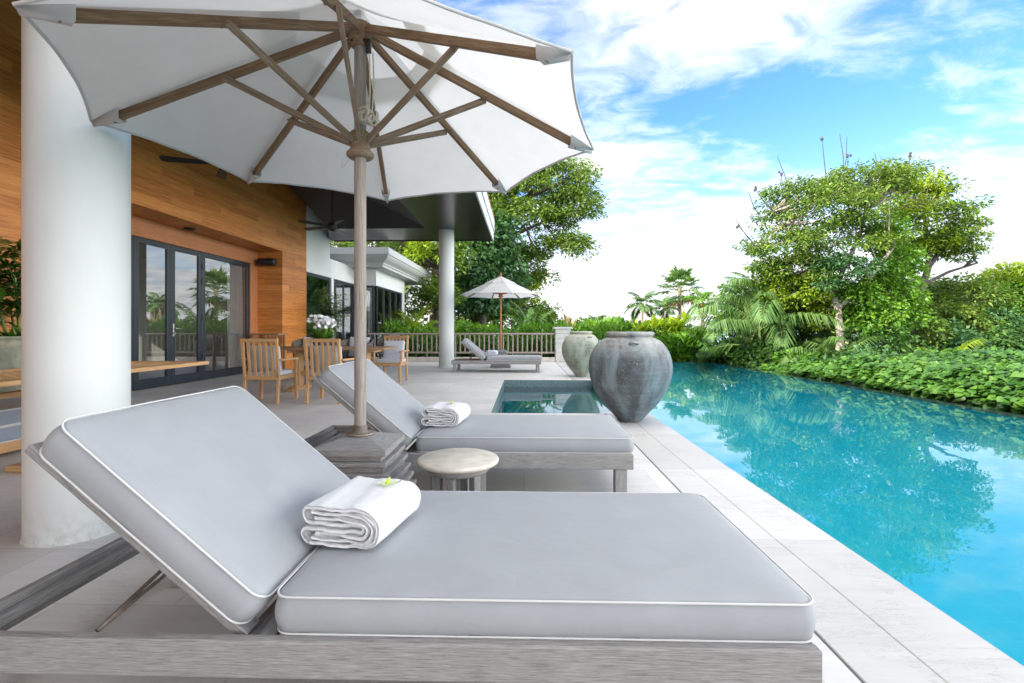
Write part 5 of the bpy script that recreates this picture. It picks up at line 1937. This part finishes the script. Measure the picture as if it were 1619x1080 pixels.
# --- clumping feather palms beside the pool
def areca(label, loc, stems, nf, flen, ll, mat='leaf_palm', h=1.2, elr=(.1, 1.35), group='feather palm clumps across the pool', arch=1.5, vdroop=.75):
    t = thing('areca_palm', label, 'palm', loc, 0, group)
    rb, V, tb = MB(), [], MB()
    for s_ in range(stems):
        a = s_ * 2.4 + rng.uniform(-.3, .3)
        r = .12 + .35 * rng.uniform(.2, 1)
        hh = h * rng.uniform(.5, 1.1)
        top = (r * 1.5 * math.cos(a), r * 1.5 * math.sin(a), hh)
        tb.tube([(r * math.cos(a), r * math.sin(a), 0), top], [.05, .04], 7)
        for i in range(nf):
            f = i / max(1, nf - 1)
            frond(V, rb, top, a + i * 2.399 + rng.normal() * .3, elr[1] * (1 - f) + elr[0] * f + rng.normal() * .1, flen * rng.uniform(.75, 1.12), 46, ll, .042, arch, .4, vdroop)
    tb.build('stems', 'stem_green', t)
    rb.build('frond_stems', 'stem_green', t)
    np_mesh('fronds', np.concatenate(V).reshape(-1, 3), 4, mat, t)


areca('tallest drooping feather palm clump left of the spreading tree', (7.65, 15.3, GZ), 9, 6, 2.35, .60, 'leaf_palm', 2.1, (.25, 1.5))
areca('lower feather palm clump overhanging the pool edge, right of the tallest clump', (8.0, 13.3, GZ), 4, 6, 1.6, .48, 'leaf_palm', .6, (.0, 1.1))
areca('dark feather palm clump at the far pool corner', (6.9, 17.4, GZ), 5, 6, 1.7, .5, 'leaf_dark', .7, (.1, 1.2))
areca('light feather palm in the leafy bank right of the pale trunk', (10.6, 12.9, GZ), 3, 6, 1.25, .36, 'leaf_yellow', .5, (.2, 1.2))
areca('single low feather palm at the right of the leafy bank', (12.4, 13.0, GZ), 2, 6, 1.5, .42, 'leaf_bright', .4, (.0, .9))


def bush(label, loc, rad, n, size, mat, per=55, ratio=.5, name='shrub', cat='shrub'):
    t = thing(name, label, cat, loc, 0, 'undergrowth shrubs across the pool')
    pts = ell_points((0, 0, rad[2] * .55), rad, n, .35)
    pts[:, 2] = np.abs(pts[:, 2])
    sb = MB()
    for p in pts[::3]:
        sb.tube([(p[0] * .15, p[1] * .15, 0), (p[0] * .5, p[1] * .5, p[2] * .6), tuple(p)], [.022, .014, .006], 5, False)
    sb.build('stems', 'twig', t)
    np_mesh('foliage', clump_leaves(pts, np.full(len(pts), .34), per, size, .6, .6, ratio), 4, mat, t)
    return t


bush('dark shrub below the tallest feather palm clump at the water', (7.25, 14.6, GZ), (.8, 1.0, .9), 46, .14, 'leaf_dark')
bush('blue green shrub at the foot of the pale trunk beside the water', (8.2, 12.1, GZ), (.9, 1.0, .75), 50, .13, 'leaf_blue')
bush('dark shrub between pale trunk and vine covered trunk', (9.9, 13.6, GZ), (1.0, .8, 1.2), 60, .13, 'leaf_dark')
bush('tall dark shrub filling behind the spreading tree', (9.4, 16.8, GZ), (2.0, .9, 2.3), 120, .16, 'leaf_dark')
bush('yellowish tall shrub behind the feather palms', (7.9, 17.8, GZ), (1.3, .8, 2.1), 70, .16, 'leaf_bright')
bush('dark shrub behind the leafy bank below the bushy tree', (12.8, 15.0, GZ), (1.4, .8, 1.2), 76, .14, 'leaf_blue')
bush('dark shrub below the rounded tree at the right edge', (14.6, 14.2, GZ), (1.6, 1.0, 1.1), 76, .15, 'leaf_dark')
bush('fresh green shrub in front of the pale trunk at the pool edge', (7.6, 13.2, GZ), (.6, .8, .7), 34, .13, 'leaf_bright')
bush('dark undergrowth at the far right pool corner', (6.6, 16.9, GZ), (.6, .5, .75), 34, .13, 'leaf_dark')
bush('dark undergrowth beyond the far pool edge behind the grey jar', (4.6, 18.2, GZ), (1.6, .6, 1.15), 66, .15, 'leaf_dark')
for i, (x_, y_, rx_, h_) in enumerate(((-8.5, 27, 3, 4), (-3, 27, 3.2, 3.2), (3, 30, 4, 1.6), (9, 32, 4, 1.5), (15, 25, 3.5, 2.6), (20, 22, 3.5, 2.6), (24, 17, 3, 1.6), (22, 10, 4, 1.5), (20, 3, 4, 1.5))):
    bush(('tall garden thicket behind the rear wing', 'garden thicket behind the climbing vines', 'low thicket beyond the hedge behind the jars', 'low thicket below the fan palm',
          'thicket behind the leaning tree', 'thicket behind the rounded tree', 'thicket outside the right picture edge', 'thicket right of the leafy bank', 'thicket beside the near pool end')[i],
         (x_, y_, GZ), (rx_, 1.5, h_), 110, .26, ('leaf_dark', 'leaf_tree', 'leaf_bright')[i % 3], 45, .5, 'thicket', 'thicket')

# --- leafy bank of creeper along the right pool edge (ground cover)
n = 46000
u = rng.uniform(0, 1, n) ** 1.35
X = 6.50 + u * 6.0
Y = rng.uniform(1.0, 13.6, n)


def bank_h(X, Y):
    f = np.clip((X - 6.42) / .55, 0, 1)
    h = -.10 + .52 * np.sqrt(f) + .035 * (X - 7) * (X > 7)
    h += .07 * np.sin(X * 2.1 + Y * .7) + .06 * np.sin(Y * 1.9 + 1.3) * f + .05 * np.sin(X * 4.7 - Y * 3.1)
    h -= np.clip((Y - 10.5) / 3.0, 0, 1) * .22
    return h


hz = bank_h(X, Y)
hz = hz + .045 * np.sin(X * 9 + 3 * np.sin(Y * 5)) * np.sin(Y * 8.3 + X * 2)
Pz = hz - rng.uniform(0, .20, n)
P = np.stack([X, Y, Pz], 1)
az = rng.normal(math.pi, 1.1, n)
D = np.stack([np.cos(az), np.sin(az), rng.uniform(-.55, .25, n)], 1)
N = unit(np.stack([rng.normal(-.45, .45, n), rng.normal(-.25, .45, n), np.ones(n)], 1))
L = rng.uniform(.055, .12, n) * np.where(rng.uniform(0, 1, n) > .9, 1.3, 1.0)
v, k = leaf_verts(P, D, N, L, L * 1.0, .12, True)
gcv = np_mesh('ground_cover', v.reshape(-1, 3), k, 'leaf_ivy')
tag(gcv, 'glossy heart leaved creeper covering the bank along the right pool edge', 'ground cover', None, 'stuff')
xs = np.linspace(6.43, 14, 26)
ys = np.linspace(-2, 14.5, 34)
vs = [(x_, y_, float(bank_h(np.array(x_), np.array(y_))) - .16) for y_ in ys for x_ in xs]
fs = [[j * 26 + i, j * 26 + i + 1, (j + 1) * 26 + i + 1, (j + 1) * 26 + i] for j in range(33) for i in range(25)]
MB().add(vs, fs, None, True).build('earth_bank', 'soil', None, 'structure')
